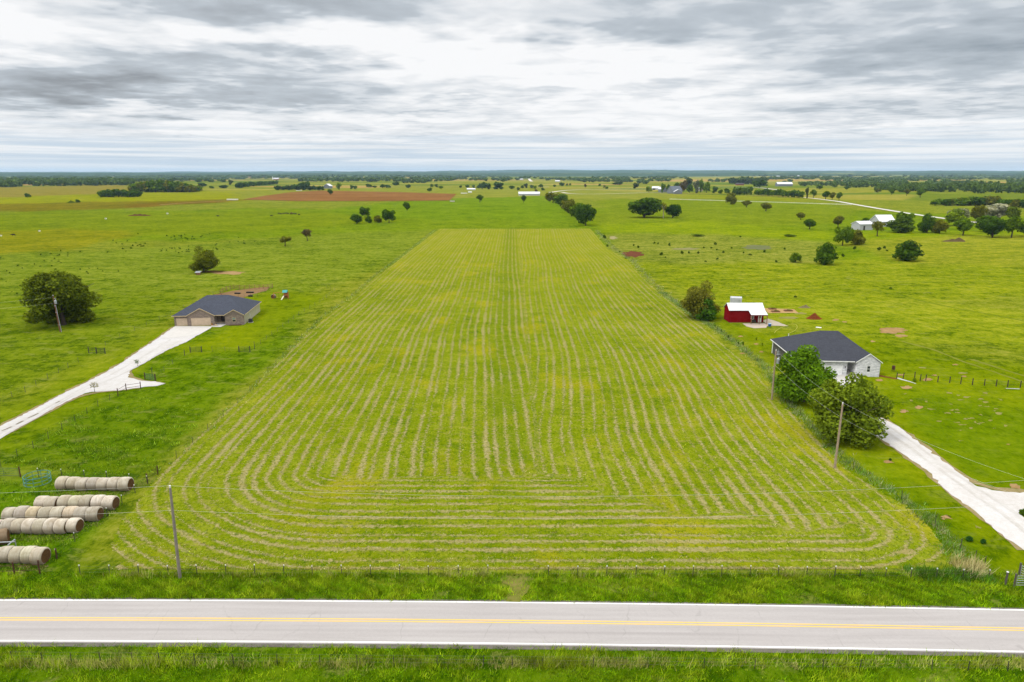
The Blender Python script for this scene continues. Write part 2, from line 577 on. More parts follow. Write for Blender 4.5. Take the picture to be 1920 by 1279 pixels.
# verge and lawn on the right
paint([(W_, 1400), (W_, 1000), (0, 900), (240, 915), (80, 1075), (0, 1085)], (98, 146, 8), 1.0)
paint([(W_, 1300), (W_, 1090), (80, 1077), (1880, 1086), (E_, 1120), (E_, 1400), (1920, 1700), (0, 1700)], (96, 140, 12), 1.0)
paint([(1290, 560), (1420, 620), (1640, 640), (1920, 690), (E_, 760), (E_, 1120), (1890, 1096), (1830, 1060), (1560, 880), (1430, 705), (1340, 615)], (128, 158, 10), .45)
paint([(1700, 740), (1920, 780), (E_, 860), (E_, 1000), (1920, 930), (1820, 905), (1700, 800)], (114, 150, 6), .3)
paint([(1640, 850), (1920, 1100), (1860, 1100), (1560, 900)], (120, 156, 8), .3)
for _ in range(2):
    for a_ in (tint, lush):
        b_ = a_.copy()
        b_[1:-1, 1:-1] = (a_[1:-1, 1:-1] * 2 + a_[:-2, 1:-1] + a_[2:, 1:-1] + a_[1:-1, :-2] + a_[1:-1, 2:]) / 6
        a_[:] = b_
tint *= np.array([1.06, .90, .42])
structure(link('ground', grid_mesh('ground', Xg, Yg, Zg, GRASS, {'tint': tint, 'lush': lush})))

# ------------------------------------------------------------------ the mown hay field
LEFT = [at(*p) for p in [(232, 1050), (206, 1028), (222, 985), (258, 940), (310, 882), (395, 795), (469, 736), (544, 659), (610, 595), (662, 562), (702, 524), (760, 478), (822, 431)]]
RIGHT = [at(*p) for p in [(1700, 1062), (1766, 1048), (1764, 1018), (1732, 976), (1663, 929), (1590, 885), (1545, 840), (1510, 795), (1469, 768), (1440, 712), (1386, 668), (1323, 618), (1240, 552), (1196, 512), (1178, 488), (1138, 466), (1108, 430)]]
HY0, HY1 = at(960, 1067).y, at(960, 429).y


def xint(pts, y):
    pts = sorted(pts, key=lambda p: p.y)
    return np.interp(y, [p.y for p in pts], [p.x for p in pts])


hy = HY0 + (HY1 - HY0) * np.linspace(0, 1, 420) ** 1.7
xl, xr = xint(LEFT, hy), xint(RIGHT, hy)
for e_ in (xl, xr):
    for _ in range(12):
        e_[1:-1] = (e_[:-2] + 2 * e_[1:-1] + e_[2:]) / 4
    e_ += np.interp(hy, np.arange(40, 600, 2.2), rng.normal(0, .22, len(np.arange(40, 600, 2.2))))
u = np.linspace(0, 1, 150)
HYg, Ug = np.meshgrid(hy, u, indexing='ij')
HX = xl[:, None] * (1 - Ug) + xr[:, None] * Ug
HX[:, 0] += rng.normal(0, .12, len(hy)); HX[:, -1] += rng.normal(0, .12, len(hy))
# rows: along the sides and the road end, rounding the corners, and straight rows in the middle
xls, xrs = np.full_like(hy, 0), np.full_like(hy, 0)
ker = np.ones(61) / 61
xls = np.convolve(np.pad(np.maximum(xl, -56), 30, 'edge'), ker, 'valid'); xrs = np.convolve(np.pad(xr, 30, 'edge'), ker, 'valid')
dl, dr_, db = HX - xls[:, None] + .8, xrs[:, None] - HX + .8, HYg - HY0 + 1.0
dl, dr_ = np.maximum(dl, 0), np.maximum(dr_, 0)
ds = np.minimum(dl, dr_)
RR = 26.0
RR = np.where(dl < dr_, 26.0, 9.0)
cl, cb = np.clip(RR - ds, 0, None), np.clip(RR - db, 0, None)
dU = np.where((ds < RR) & (db < RR), RR - np.hypot(cl, cb), np.minimum(ds, db))
mid = ((db > 24.0 + 1.2 * np.sin(HX * .4)) & (ds > 15)) | ((dr_ < dl) & (db > 9 + .30 * np.abs(HX - 40) + 1.5 * np.sin(HX * .5)) & (HX > 12))
mix_x = np.where(HX < 4, dl, dr_ + 40.3)
bow = 3.5 * np.exp(-((HYg - 150) / 60) ** 2) * np.clip(np.abs(HX) / 30, 0, 1)
swath = np.where(mid, mix_x + bow * .0, np.where(db < 24.0, dU, ds))
endrow = (np.abs(swath - db) < .6).astype(float)


def hay_material():
    m, nt = new_mat('mown_hay_stubble')
    pos = nt.n('ShaderNodeNewGeometry').outputs['Position']
    s = nt.attr('swath', True)
    wig = nt.m('SUBTRACT', nt.noise(pos, .10, 3, .6), .5)
    wig2 = nt.m('SUBTRACT', nt.noise(pos, .9, 3, .7), .5)
    ph = nt.m('ADD', nt.m('ADD', nt.m('DIVIDE', s, 1.86), nt.m('MULTIPLY', wig, .42)), nt.m('MULTIPLY', wig2, .26))
    fr = nt.m('FRACT', ph)
    idx = nt.m('FLOOR', ph)
    wn = nt.n('ShaderNodeTexWhiteNoise', {'W': idx}, noise_dimensions='1D').outputs[0]
    tri = nt.m('ABSOLUTE', nt.m('SUBTRACT', nt.m('SUBTRACT', fr, .5), nt.m('MULTIPLY', nt.m('SUBTRACT', wn, .5), .36)))
    brk = nt.m('ADD', nt.noise(nt.scale(pos, (1, .45, 1)), .15, 4, .65), nt.mr(nt.n('ShaderNodeSeparateXYZ', {0: pos}).outputs[1], 70, 115, .05, 0))
    brk2 = nt.noise(pos, 1.9, 5, .8)
    wid = nt.m('ADD', nt.m('MULTIPLY', wn, .11), nt.m('MULTIPLY', nt.m('SUBTRACT', brk, .435), .85))
    wid = nt.m('ADD', wid, nt.m('MULTIPLY', nt.m('SUBTRACT', brk2, .5), 1.5))
    line = nt.mr(nt.m('SUBTRACT', wid, tri), -.03, .09, 0, 1, True)
    # mown grass
    big = nt.noise(pos, .03, 4, .6)
    med = nt.noise(pos, .28, 5, .65, .4)
    fine = nt.noise(nt.scale(pos, (1, .6, 1)), 2.6, 5, .82)
    t = nt.m('ADD', nt.m('MULTIPLY', nt.m('SUBTRACT', med, .5), 1.9), nt.m('MULTIPLY', nt.m('SUBTRACT', fine, .5), 2.4))
    t = nt.m('ADD', t, nt.m('MULTIPLY', nt.m('SUBTRACT', big, .5), 1.2))
    t = nt.m('ADD', t, nt.m('MULTIPLY', nt.m('SUBTRACT', .25, tri), -.55))
    c = nt.mix(nt.mr(t, -.05, -.55, 0, 1), AG(144, 168, 20), AG(86, 128, 8))
    c = nt.mix(nt.mr(t, .05, .6, 0, 1), c, AG(180, 194, 80))
    yel = nt.mr(nt.noise(nt.scale(pos, (1, .6, 1)), .07, 3, .6), .52, .68, 0, .6, True)
    c = nt.mix(yel, c, AG(198, 194, 50))
    sxyz = nt.n('ShaderNodeSeparateXYZ', {0: pos})
    old = nt.mr(sxyz.outputs[1], 170, 430, 0, .6, True)
    c = nt.mix(old, c, AG(180, 190, 40))
    mid_ = nt.m('MULTIPLY', nt.mr(nt.m('ABSOLUTE', nt.m('ADD', nt.m('ADD', sxyz.outputs[0], nt.m('MULTIPLY', wig, 5.0)), 1.2)), 1.0, 6.5, .42, 0, True), nt.mr(sxyz.outputs[1], 84, 96, 0, 1))
    c = nt.mix(mid_, c, AG(112, 146, 14))
    soft = nt.m('MULTIPLY', nt.mr(nt.m('ADD', tri, nt.m('MULTIPLY', wig2, .5)), .12, .40, 1, 0, True), nt.mr(nt.noise(nt.scale(pos, (1, .6, 1)), .06, 3, .6), .36, .60, .15, .75))
    soft = nt.m('MULTIPLY', soft, nt.mr(wn, 0, 1, .35, .9))
    soft = nt.m('MULTIPLY', soft, nt.mr(sxyz.outputs[1], 80, 170, .65, 1.0, True))
    c = nt.mix(soft, c, AG(194, 194, 104))
    straw = nt.mix(nt.mr(fine, .35, .65), A(178, 164, 96), A(218, 204, 150))
    amt = nt.mr(sxyz.outputs[1], 90, 330, .90, .48, True)
    c = nt.mix(nt.m('MULTIPLY', line, amt), c, straw)
    scat = nt.mr(nt.noise(nt.scale(pos, (.7, 1, 1)), .75, 5, .8), .53, .64, 0, .62, True)
    c = nt.mix(scat, c, A(186, 174, 92))
    dk = nt.mr(nt.noise(nt.scale(pos, (1, .7, 1)), 2.2, 5, .85), .51, .62, 0, .75, True)
    c = nt.mix(dk, c, AG(80, 118, 14))
    finish(nt, c, 1.0, nt.m('ADD', fine, nt.m('MULTIPLY', line, .5)), .2, .5, .06)
    return m


HAY = hay_material()
structure(link('hay_field', grid_mesh('hay_field', HX, HYg, hgt(HX, HYg) + .05, HAY, {'swath': swath})))

# ------------------------------------------------------------------ ploughed field, tracks, bare soil
sheet('ploughed_field', [(455, 374.5), (500, 367), (545, 361), (600, 358), (640, 358.5), (760, 361), (856, 364), (843, 376.5), (700, 377.5), (560, 377.5)], .5, PLOUGH, .4, 6)
sheet('stubble_field', [(872, 327.6), (960, 326.8), (952, 328.6), (870, 329.2)], .9, DIRT_TAN, 1, 40)
ROADG = plain('lane_gravel', (.50, .47, .43), .95, .12, .3)
ribbon('gravel_lane', [(1505, 370.5), (1527, 372.5), (1571, 378), (1615, 386), (1650, 392), (1693, 399), (1732, 405), (1780, 411.5), (1880, 424)], 6.5, .35, ROADG)
ribbon('gravel_lane', [(1030, 361.5), (1050, 358.5), (1066, 357), (1090, 356), (1200, 354.7), (1230, 355)], 9, .6, ROADG)
ribbon('gravel_lane', [(1054, 361), (1066, 363.2), (1095, 364.6), (1147, 363.7), (1200, 362), (1224, 361.5), (1250, 362.5)], 8, .5, ROADG)
ribbon('gravel_lane', [(992, 335.5), (997, 340.5)], 16, .9, ROADG)
ribbon('gravel_lane', [(1008, 351.2), (1030, 351)], 14, .9, ROADG)
ribbon('gravel_lane', [(1345, 351), (1400, 351.5), (1430, 353), (1460, 357)], 9, .9, ROADG)
TRACK = soil('trampled_grass', A(112, 136, 22), A(138, 152, 44), .5)
PALE = soil('worn_wheel_track', A(136, 146, 40), A(160, 164, 76), .5)
for pts in ([(1225, 521), (1260, 521), (1310, 525)], [(1246, 526), (1262, 534), (1278, 540)], [(1356, 525), (1500, 525), (1600, 527), (1760, 529), (1930, 527)],
            [(1358, 537), (1420, 537.5), (1470, 543), (1500, 545), (1560, 541), (1620, 542), (1680, 552), (1760, 572), (1930, 604)]):
    ribbon('cattle_path', pts, .9, .05, TRACK, jit=.25)
for pts in ([(1800, 676), (1850, 693), (1925, 719)], [(1822, 674), (1870, 690), (1930, 708)], [(1690, 640), (1750, 655), (1800, 676)]):
    ribbon('wheel_track', pts, .8, .05, PALE, jit=.3)
ribbon('wheel_track', [(300, 384.6), (355, 380.5), (400, 378.2), (430, 376.8)], 3.5, .4, plain('pale_track', A(200, 172, 120), .95, .1))


def patch(px, py, w, h, mat, name='bare_soil', off=.06, n=14):
    pts = []
    for k in range(n):
        t = 2 * math.pi * k / n; r = random.uniform(.65, 1.1)
        pts.append((px + math.cos(t) * w / 2 * r, py + math.sin(t) * h / 2 * r))
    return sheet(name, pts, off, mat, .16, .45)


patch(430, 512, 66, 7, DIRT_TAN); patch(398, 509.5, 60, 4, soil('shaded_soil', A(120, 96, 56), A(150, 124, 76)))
sheet('bare_soil', [(400, 553), (440, 545), (480, 540), (505, 538), (500, 545), (470, 553), (455, 560), (400, 560)], .06, soil('pen_soil', A(142, 112, 76), A(184, 150, 108)))
patch(1187, 477, 44, 12, soil('dark_red_soil', A(120, 70, 48), A(142, 90, 66)), n=18)
patch(1150, 446, 16, 6, soil('pale_rough', A(176, 170, 112), A(196, 184, 140)))
patch(1285, 467, 60, 5, soil('grey_rough', A(150, 152, 92), A(176, 168, 120)))
patch(1420, 464, 64, 9, soil('reedy_rough', A(122, 132, 84), A(146, 146, 104)))
patch(1674, 620, 56, 13, DIRT_TAN, n=18); patch(1690, 630, 22, 6, DIRT_TAN)
patch(1567, 600, 16, 4, DIRT_TAN); patch(1583, 604, 9, 3, DIRT_TAN)
for (px, py, w, h) in [(1388, 631, 9, 3), (1418, 645.5, 11, 3.5), (1428, 660, 9, 3), (1392, 663, 9, 3), (1688, 703, 15, 3), (1739, 712, 20, 6), (1700, 727, 26, 7), (1648, 713, 16, 5), (1695, 772, 17, 7), (1722, 764, 17, 7), (1790, 684, 12, 3),
                       (1753, 704, 10, 3), (1807, 706, 10, 3), (1774, 971, 24, 9), (1664, 866, 22, 7), (1636, 640.5, 10, 3), (1890, 834, 6, 3), (1902, 912, 24, 10)]:
    patch(px, py, w, h, DIRT_TAN)
sheet('garden_soil', [(1432, 578), (1488, 580), (1497, 587), (1440, 587.5)], .06, soil('garden_sand', A(206, 164, 108), A(226, 190, 136)))
sheet('bare_soil', [(940, 1076), (985, 1076), (1003, 1088), (990, 1112), (975, 1128), (950, 1129), (955, 1100), (938, 1090)], .06, soil('gateway_soil', A(128, 144, 42), A(172, 158, 92), 1.6), .18)
for (px, py, w, h) in [(1195, 1083, 40, 5), (1700, 1035, 32, 12)]:
    patch(px, py, w, h, soil('dry_thatch', A(168, 156, 90), A(196, 182, 118)), 'dry_grass')

# drives
EDGE = soil('gravelly_verge', A(150, 140, 84), A(204, 182, 136), 2.0)
for pts in ([(-60, 833), (0, 800), (75, 762), (159, 718.5), (221, 685.5), (264, 656), (292, 637.5), (327, 613)], [(-60, 856), (0, 821), (71, 783), (131, 750.5), (173, 735.5), (221, 733), (262, 727)], [(243, 695), (241, 708), (267, 714.5), (310, 719.5)],
            [(1646, 820), (1690, 850), (1740, 885), (1780, 924), (1830, 960), (1880, 1003), (1920, 1032)], [(1640, 780), (1676, 795), (1722, 830), (1792, 882), (1822, 908), (1860, 920), (1900, 924), (1990, 922)]):
    for k in range(2):
        ribbon('gravel_verge', pts, (1.0, .6)[k], (.045, .055)[k], EDGE, jit=.45)
sheet('driveway', [(-200, 905), (-60, 833), (0, 800), (19, 790.5), (75, 762), (112, 742), (159, 718.5), (188, 704), (221, 685.5), (264, 656), (292, 637.5), (328, 612.5), (394, 613.5),
                   (372, 628), (354, 639.5), (312, 658), (258, 687.5), (243, 695), (241, 708), (267, 714.5), (290, 716), (310, 719.5), (296, 724), (262, 727), (221, 733), (173, 735.5), (161, 738), (131, 750.5), (101, 766),
                   (71, 783), (24, 809.5), (0, 821), (-60, 856), (-200, 940)], .07, GRAVEL, .10, .7)
sheet('concrete_pad', [(329, 612), (398, 612.4), (395, 616), (372, 629), (300, 637), (307, 628)], .10, CONCRETE, .0, 4)
sheet('concrete_path', [(396, 613.4), (396, 611.2), (408, 611.2), (419, 606.5), (424, 609), (414, 613.8)], .11, CONCRETE, .0, 4)
sheet('driveway', [(1566, 703), (1604, 703), (1618, 712), (1602, 716), (1590, 735), (1640, 780), (1676, 795), (1700, 813), (1722, 830), (1760, 858), (1792, 882), (1822, 908), (1860, 920), (1900, 924), (2000, 922), (2100, 960), (2000, 962), (1920, 957), (1909, 962),
                   (1920, 975), (1960, 1010), (2000, 1060), (1960, 1060), (1920, 1032), (1880, 1003), (1850, 980), (1830, 960), (1780, 924), (1740, 885), (1690, 850), (1646, 820), (1600, 790), (1570, 740)], .07, GRAVEL, .14, .7)
sheet('concrete_pad', [(1562, 700.5), (1600, 700.5), (1614, 709), (1592, 711), (1562, 712)], .10, CONCRETE, .0, 4)
sheet('concrete_patio', [(1392, 607), (1432, 606), (1440, 610), (1437, 615), (1414, 616), (1400, 612.5)], .07, plain('patio_stone', A(226, 208, 188), .9, .12, .9), .05, 1)
sheet('concrete_patio', [(1430, 602), (1440, 598), (1456, 603), (1478, 612), (1440, 611)], .08, plain('patio_slab', A(214, 200, 176), .9, .15, .9), .05, 1)

rz_ = .0
RUT = soil('gravel_rut', (.37, .345, .31), (.49, .475, .455), 1.2)
for pts in ([(-40, 838), (20, 801), (75, 773), (150, 731), (215, 700), (270, 668), (320, 637)], [(-40, 848), (20, 809), (75, 780), (150, 735), (225, 705), (275, 678), (335, 640)],
            [(1630, 790), (1690, 828), (1760, 880), (1830, 930), (1890, 972), (1960, 1030)], [(1650, 790), (1712, 830), (1785, 886), (1850, 928), (1910, 966), (1985, 1024)]):
    ribbon('wheel_track', pts, .55, .084 + rz_, RUT, jit=.25); rz_ += .004
MUD = soil('muddy_rut', A(150, 142, 120), A(196, 188, 170), 2.0)
for a_, b_ in (((4, 809), (22, 801)), ((30, 797), (44, 790)), ((52, 785), (72, 776)), ((104, 757), (112, 753))):
    ribbon('muddy_rut', [a_, ((a_[0] + b_[0]) / 2, (a_[1] + b_[1]) / 2 + .6), b_], .35, .112, MUD, jit=.3)
DRYT = soil('thin_dry_grass', A(150, 152, 70), A(186, 176, 112), 1.5)
for _ in range(46):
    px_, py_ = random.gauss(1775, 60), random.gauss(770, 26)
    if 1690 < px_ < 1915 and py_ > 735 and py_ < 700 + (px_ - 1640) * .9:
        patch(px_, py_, random.uniform(6, 17), random.uniform(1.5, 4), DRYT, 'dry_grass', .05, 8)
for px_, py_, w_, h_ in [(1320, 607, 20, 3), (1650, 758, 12, 3), (1806, 700, 20, 3), (1730, 690, 14, 3), (1500, 588, 26, 4), (1480, 596, 40, 5), (30, 1075, 40, 10), (1835, 990, 16, 4), (1770, 1000, 14, 4)]:
    patch(px_, py_, w_, h_, DRYT, 'dry_grass', .05, 10)

# ------------------------------------------------------------------ the road
RC = [at(x, y) for x, y in [(0, 1161), (480, 1163), (960, 1166.8), (1440, 1171), (1920, 1181.5)]]
rf = np.polyfit([p.x for p in RC], [p.y for p in RC], 2)
hw_n = np.mean([at(x, y).y for x, y in [(0, 1125.2), (480, 1127), (960, 1130.5), (1440, 1135)]]) - np.mean([p.y for p in RC[:4]])
hw_s = np.mean([p.y for p in RC]) - np.mean([at(x, y).y for x, y in [(0, 1205.2), (480, 1206.8), (960, 1210), (1440, 1213.5), (1920, 1224)]])


def roady(x):
    x = np.asarray(x, float); xc = np.clip(x, -60, 62)
    return np.polyval(rf, xc) + (x - xc) * np.polyval(np.polyder(rf), xc)


def road_strip(name, o0, o1, z, mat, nlat=2, x0=-420, x1=420, wob=0.0):
    xs = np.arange(x0, x1, 1.5)
    os_ = np.linspace(o0, o1, nlat)
    X, O = np.meshgrid(xs, os_, indexing='xy')
    if wob:
        O = O + rng.normal(0, wob, O.shape)
    Y = roady(X) + O
    return structure(link(name, grid_mesh(name, X, Y, np.full_like(X, z), mat, {'lateral': O})))


def asphalt():
    m, nt = new_mat('worn_asphalt')
    pos = nt.n('ShaderNodeNewGeometry').outputs['Position']
    lat = nt.attr('lateral', True)
    lng = nt.scale(pos, (.05, 1, 1))
    a = nt.noise(lng, 1.6, 5, .6); b = nt.noise(pos, 3.5, 4, .7); f = nt.noise(pos, 22, 2, .6); big = nt.noise(pos, .09, 3, .5)
    t = nt.m('ADD', nt.m('MULTIPLY', a, .45), nt.m('ADD', nt.m('MULTIPLY', b, .2), nt.m('ADD', nt.m('MULTIPLY', f, .15), nt.m('MULTIPLY', big, .2))))
    c = nt.mix(nt.mr(t, .38, .62), (.280, .260, .248), (.350, .328, .314))
    # darker oil band and wheel paths
    for off, w, amt in ((-1.55, .22, .38), (-2.15, .30, .10), (1.3, .35, .12), (2.35, .3, .10), (-.75, .3, .10)):
        g = nt.m('EXPONENT', nt.m('MULTIPLY', nt.m('POWER', nt.m('ABSOLUTE', nt.m('MULTIPLY', nt.m('SUBTRACT', lat, off), 1 / w)), 2.0), -1.0))
        g = nt.m('MULTIPLY', g, nt.mr(nt.noise(lng, .8, 4, .7), .38, .62, .1, 1))
        c = nt.mix(nt.m('MULTIPLY', g, amt), c, (.16, .145, .14))
    v = nt.n('ShaderNodeTexVoronoi', {'Vector': nt.n('ShaderNodeVectorMath', {0: nt.scale(pos, (.16, .05, 1)), 1: nt.n('ShaderNodeVectorMath', {0: nt.n('ShaderNodeTexNoise', {'Vector': pos, 'Scale': .7, 'Detail': 4.0}).outputs[1], 3: .12}, operation='SCALE').outputs[0]}, operation='ADD').outputs[0], 'Scale': 1.0}, feature='DISTANCE_TO_EDGE').outputs[0]
    cr = nt.m('MULTIPLY', nt.mr(v, .0, .010, 1, 0), nt.mr(nt.noise(pos, .4, 3, .6), .45, .6, 0, .32))
    c = nt.mix(cr, c, (.17, .16, .15))
    finish(nt, c, .92, f, .01, .4, .2)
    return m


def paint_line(name, col):
    m, nt = new_mat(name)
    pos = nt.n('ShaderNodeNewGeometry').outputs['Position']
    w = nt.mr(nt.noise(pos, 7, 4, .7), .54, .68, 0, .6)
    c = nt.mix(w, col, (.33, .31, .29))
    finish(nt, c, .7, None, spec=.3)
    return m


road_strip('road', -hw_s - .12, hw_n + .12, .05, asphalt(), 26)
WHITE_LINE, YELLOW_LINE = paint_line('white_road_paint', (.72, .71, .69)), paint_line('yellow_road_paint', (.66, .40, .07))
for o in (-hw_s + .12, hw_n - .04):
    road_strip('road_marking', o - .075, o + .075, .056, WHITE_LINE)
for o in (-.17, .17):
    road_strip('road_marking', o - .07, o + .07, .056, YELLOW_LINE)
SHOULD = soil('grey_shoulder_gravel', A(120, 116, 104), A(164, 158, 146), 1.4)
road_strip('road_shoulder', -hw_s - .62, -hw_s - .08, .035, SHOULD, 3, wob=.05)
road_strip('road_shoulder', hw_n + .08, hw_n + .35, .035, SHOULD, 3, wob=.04)

# ------------------------------------------------------------------ vegetation


def leaf_material():
    m, nt = new_mat('leaves')
    oi = nt.n('ShaderNodeObjectInfo')
    tv = nt.attr('leaf_tone', True)
    base = nt.mix(1.0, oi.outputs['Color'], nt.mix(tv, (.42, .48, .5), (1.75, 1.55, 1.25)), 'MULTIPLY')
    r = oi.outputs['Random']
    base = nt.mix(nt.m('MULTIPLY', r, .22), base, nt.mix(1.0, base, (1.22, 1.08, .8), 'MULTIPLY'))
    d = nt.n('ShaderNodeBsdfDiffuse', {0: base})
    t = nt.n('ShaderNodeBsdfTranslucent', {0: nt.mix(1.0, base, (1.25, 1.2, .6), 'MULTIPLY')})
    mx = nt.n('ShaderNodeMixShader', {0: .30, 1: d.outputs[0], 2: t.outputs[0]})
    nt.n('ShaderNodeOutputMaterial', {0: mx.outputs[0]})
    return m


def tuft_material():
    m, nt = new_mat('grass_blades')
    c = nt.attr('blade_col')
    d = nt.n('ShaderNodeBsdfDiffuse', {0: c})
    t = nt.n('ShaderNodeBsdfTranslucent', {0: c})
    mx = nt.n('ShaderNodeMixShader', {0: .3, 1: d.outputs[0], 2: t.outputs[0]})
    nt.n('ShaderNodeOutputMaterial', {0: mx.outputs[0]})
    return m


LEAF, BLADE = leaf_material(), tuft_material()
BARK = plain('bark', (.075, .055, .038), .95, .35, 2.5)
PALE_BARK = plain('bleached_bark', (.34, .29, .22), .95, .3, 2.5)


def crown_quads(seed, n, nlobe, zb, size, lobe=(.13, .24), flat=.0, airy=0.0, skew=0.0):
    """leaf sprays through the volume of a unit crown (width 1, from height zb to 1)"""
    g = np.random.default_rng(seed)
    C, RL = [], []
    while len(C) < nlobe:
        p = g.uniform(-1, 1, 3); r = g.uniform(*lobe)
        q = math.sqrt(p[0] ** 2 + p[1] ** 2 + (p[2] ** 2 if p[2] > 0 or zb > .15 else p[2] ** 6))
        if q > 1 or q < .35:
            continue
        c = np.array([p[0] * (.5 - r * .85), p[1] * (.5 - r * .85), 0])
        w = 1.0 - flat * max(0, -p[2])
        c[:2] *= w
        c[2] = (1 + zb) / 2 + p[2] * ((1 - zb) / 2 - r * (.8 if p[2] > 0 else .5))
        c[0] += skew * (c[2] - .5)
        C.append(c); RL.append(r)
    C.append(np.array([0, 0, (1 + zb) / 2])); RL.append(.27)
    C, RL = np.array(C), np.array(RL)
    k = g.choice(len(C), n, p=RL ** 2 / (RL ** 2).sum())
    d = g.normal(size=(n, 3)); d[:, 2] += .22; d /= np.linalg.norm(d, axis=1)[:, None]
    rad = np.where(g.random(n) < .78 - airy, g.uniform(.80, 1.05 + airy * .6, n), g.uniform(.3, .85, n))
    hz = (1 - zb)
    P = C[k] + d * (RL[k] * rad)[:, None] * np.array([1, 1, max(.75, min(1.15, hz))])
    P[:, 2] = np.clip(P[:, 2], zb * .6, 1.03)
    nrm = d + g.normal(size=(n, 3)) * .65; nrm[:, 2] += .25
    nrm /= np.linalg.norm(nrm, axis=1)[:, None]
    a = np.cross(nrm, g.normal(size=(n, 3))); a /= np.linalg.norm(a, axis=1)[:, None]
    b = np.cross(nrm, a)
    s = size * g.uniform(.55, 1.35, n)
    a *= s[:, None] * .5; b *= s[:, None] * g.uniform(.32, .5, n)[:, None]
    bend = nrm * (s * g.uniform(-.15, .3, n))[:, None]
    V = np.stack([P - a - bend * .5, P + b, P + a - bend * .5, P - b], 1).reshape(-1, 3)
    lob = g.uniform(-.16, .16, len(C))
    tone = np.clip(g.uniform(.15, .85, n) + lob[k], 0, 1)
    return V, tone


def trunk_mb(seed, zb, spread=.3, thick=.03, limbs=6, mi=0, low=.5):
    g = random.Random(seed); mb = MB()
    top = zb + (1 - zb) * .45
    mid = (g.uniform(-.02, .02), g.uniform(-.02, .02), top * .55)
    mb.tube([(0, 0, -.02), (0, 0, .03), mid, (mid[0] * 2, mid[1] * 2, top)], [thick * 1.5, thick * 1.1, thick * .85, thick * .35], 7, mi)
    for k in range(limbs):
        t = 2 * math.pi * (k + g.uniform(-.3, .3)) / limbs
        z0 = g.uniform(low, 1) * top
        r1, z1 = spread * g.uniform(.6, 1.05), z0 + (1 - z0) * g.uniform(.35, .7)
        c, s_ = math.cos(t), math.sin(t)
        f = z0 / top
        mb.tube([(mid[0] * f * 2, mid[1] * f * 2, z0), (c * r1 * .45, s_ * r1 * .45, z0 + (z1 - z0) * .55), (c * r1, s_ * r1, z1)], [thick * .5, thick * .34, thick * .1], 5, mi)
    return mb


PROTO = {}
SPEC = {  # name: (leaves, lobes, zb, leaf size, lobe radii, flat, airy, trunk thickness, limb spread)
    'large_round': (17000, 36, .02, .040, (.12, .20), .05, .02, .030, .38),
    'large_bush': (17000, 46, .0, .038, (.10, .18), .0, .05, .022, .40),
    'large_airy': (11500, 30, .06, .038, (.10, .17), .0, .14, .026, .40),
    'large_wide': (19000, 44, -.04, .036, (.11, .17), -.1, .05, .026, .42),
    'round': (2800, 22, .08, .085, (.14, .22), .15, .03, .030, .34),
    'oval': (2600, 20, .08, .085, (.13, .22), .15, .03, .028, .30),
    'low': (2800, 22, .0, .085, (.13, .22), -.1, .03, .026, .34),
    'umbrella': (2200, 18, .22, .085, (.13, .20), .2, .05, .032, .40),
    'sparse': (1100, 14, .22, .075, (.11, .17), .2, .20, .030, .42),
    'spindly': (230, 11, .25, .07, (.08, .14), .2, .3, .02, .40),
    'tiny_round': (460, 12, .06, .20, (.15, .24), .1, .0, .035, .3),
    'tiny_tall': (460, 12, .05, .18, (.13, .22), .3, .0, .03, .25),
    'tiny_low': (380, 12, .02, .20, (.15, .24), -.1, .0, .03, .3),
}


def proto(name):
    if name not in PROTO:
        n, nl, zb, sz, lb, fl, ai, th, sp = SPEC[name]
        V, tone = crown_quads(hash_name(name), n, nl, zb, sz, lb, fl, ai)
        crown = quad_mesh('crown', V, LEAF, {'leaf_tone': tone})
        tm = trunk_mb(hash_name(name), zb, sp, th).mesh('trunk', BARK, True)
        PROTO[name] = (crown, tm, V, tone)
    return PROTO[name]


def hash_name(s):
    return sum(ord(c) * (i + 3) for i, c in enumerate(s))


DEEP, MIDG, OLIVE, LIGHT, BLUEG, SILVER, BROWN, YELLOW = ((.055, .115, .009, 1), (.090, .165, .010, 1), (.125, .145, .015, 1), (.14, .22, .010, 1),
                                                          (.052, .105, .028, 1), (.30, .33, .27, 1), (.105, .088, .038, 1), (.16, .18, .02, 1))
TREE_MATS = {}


def measure(l, r, top, base):
    p = at((l + r) / 2, base)
    t = p.y / ray((l + r) / 2, base)[1]
    w = (r - l) / F * t
    return p, w, max(.4, zat(top, (l + r) / 2, p.y) - p.z)


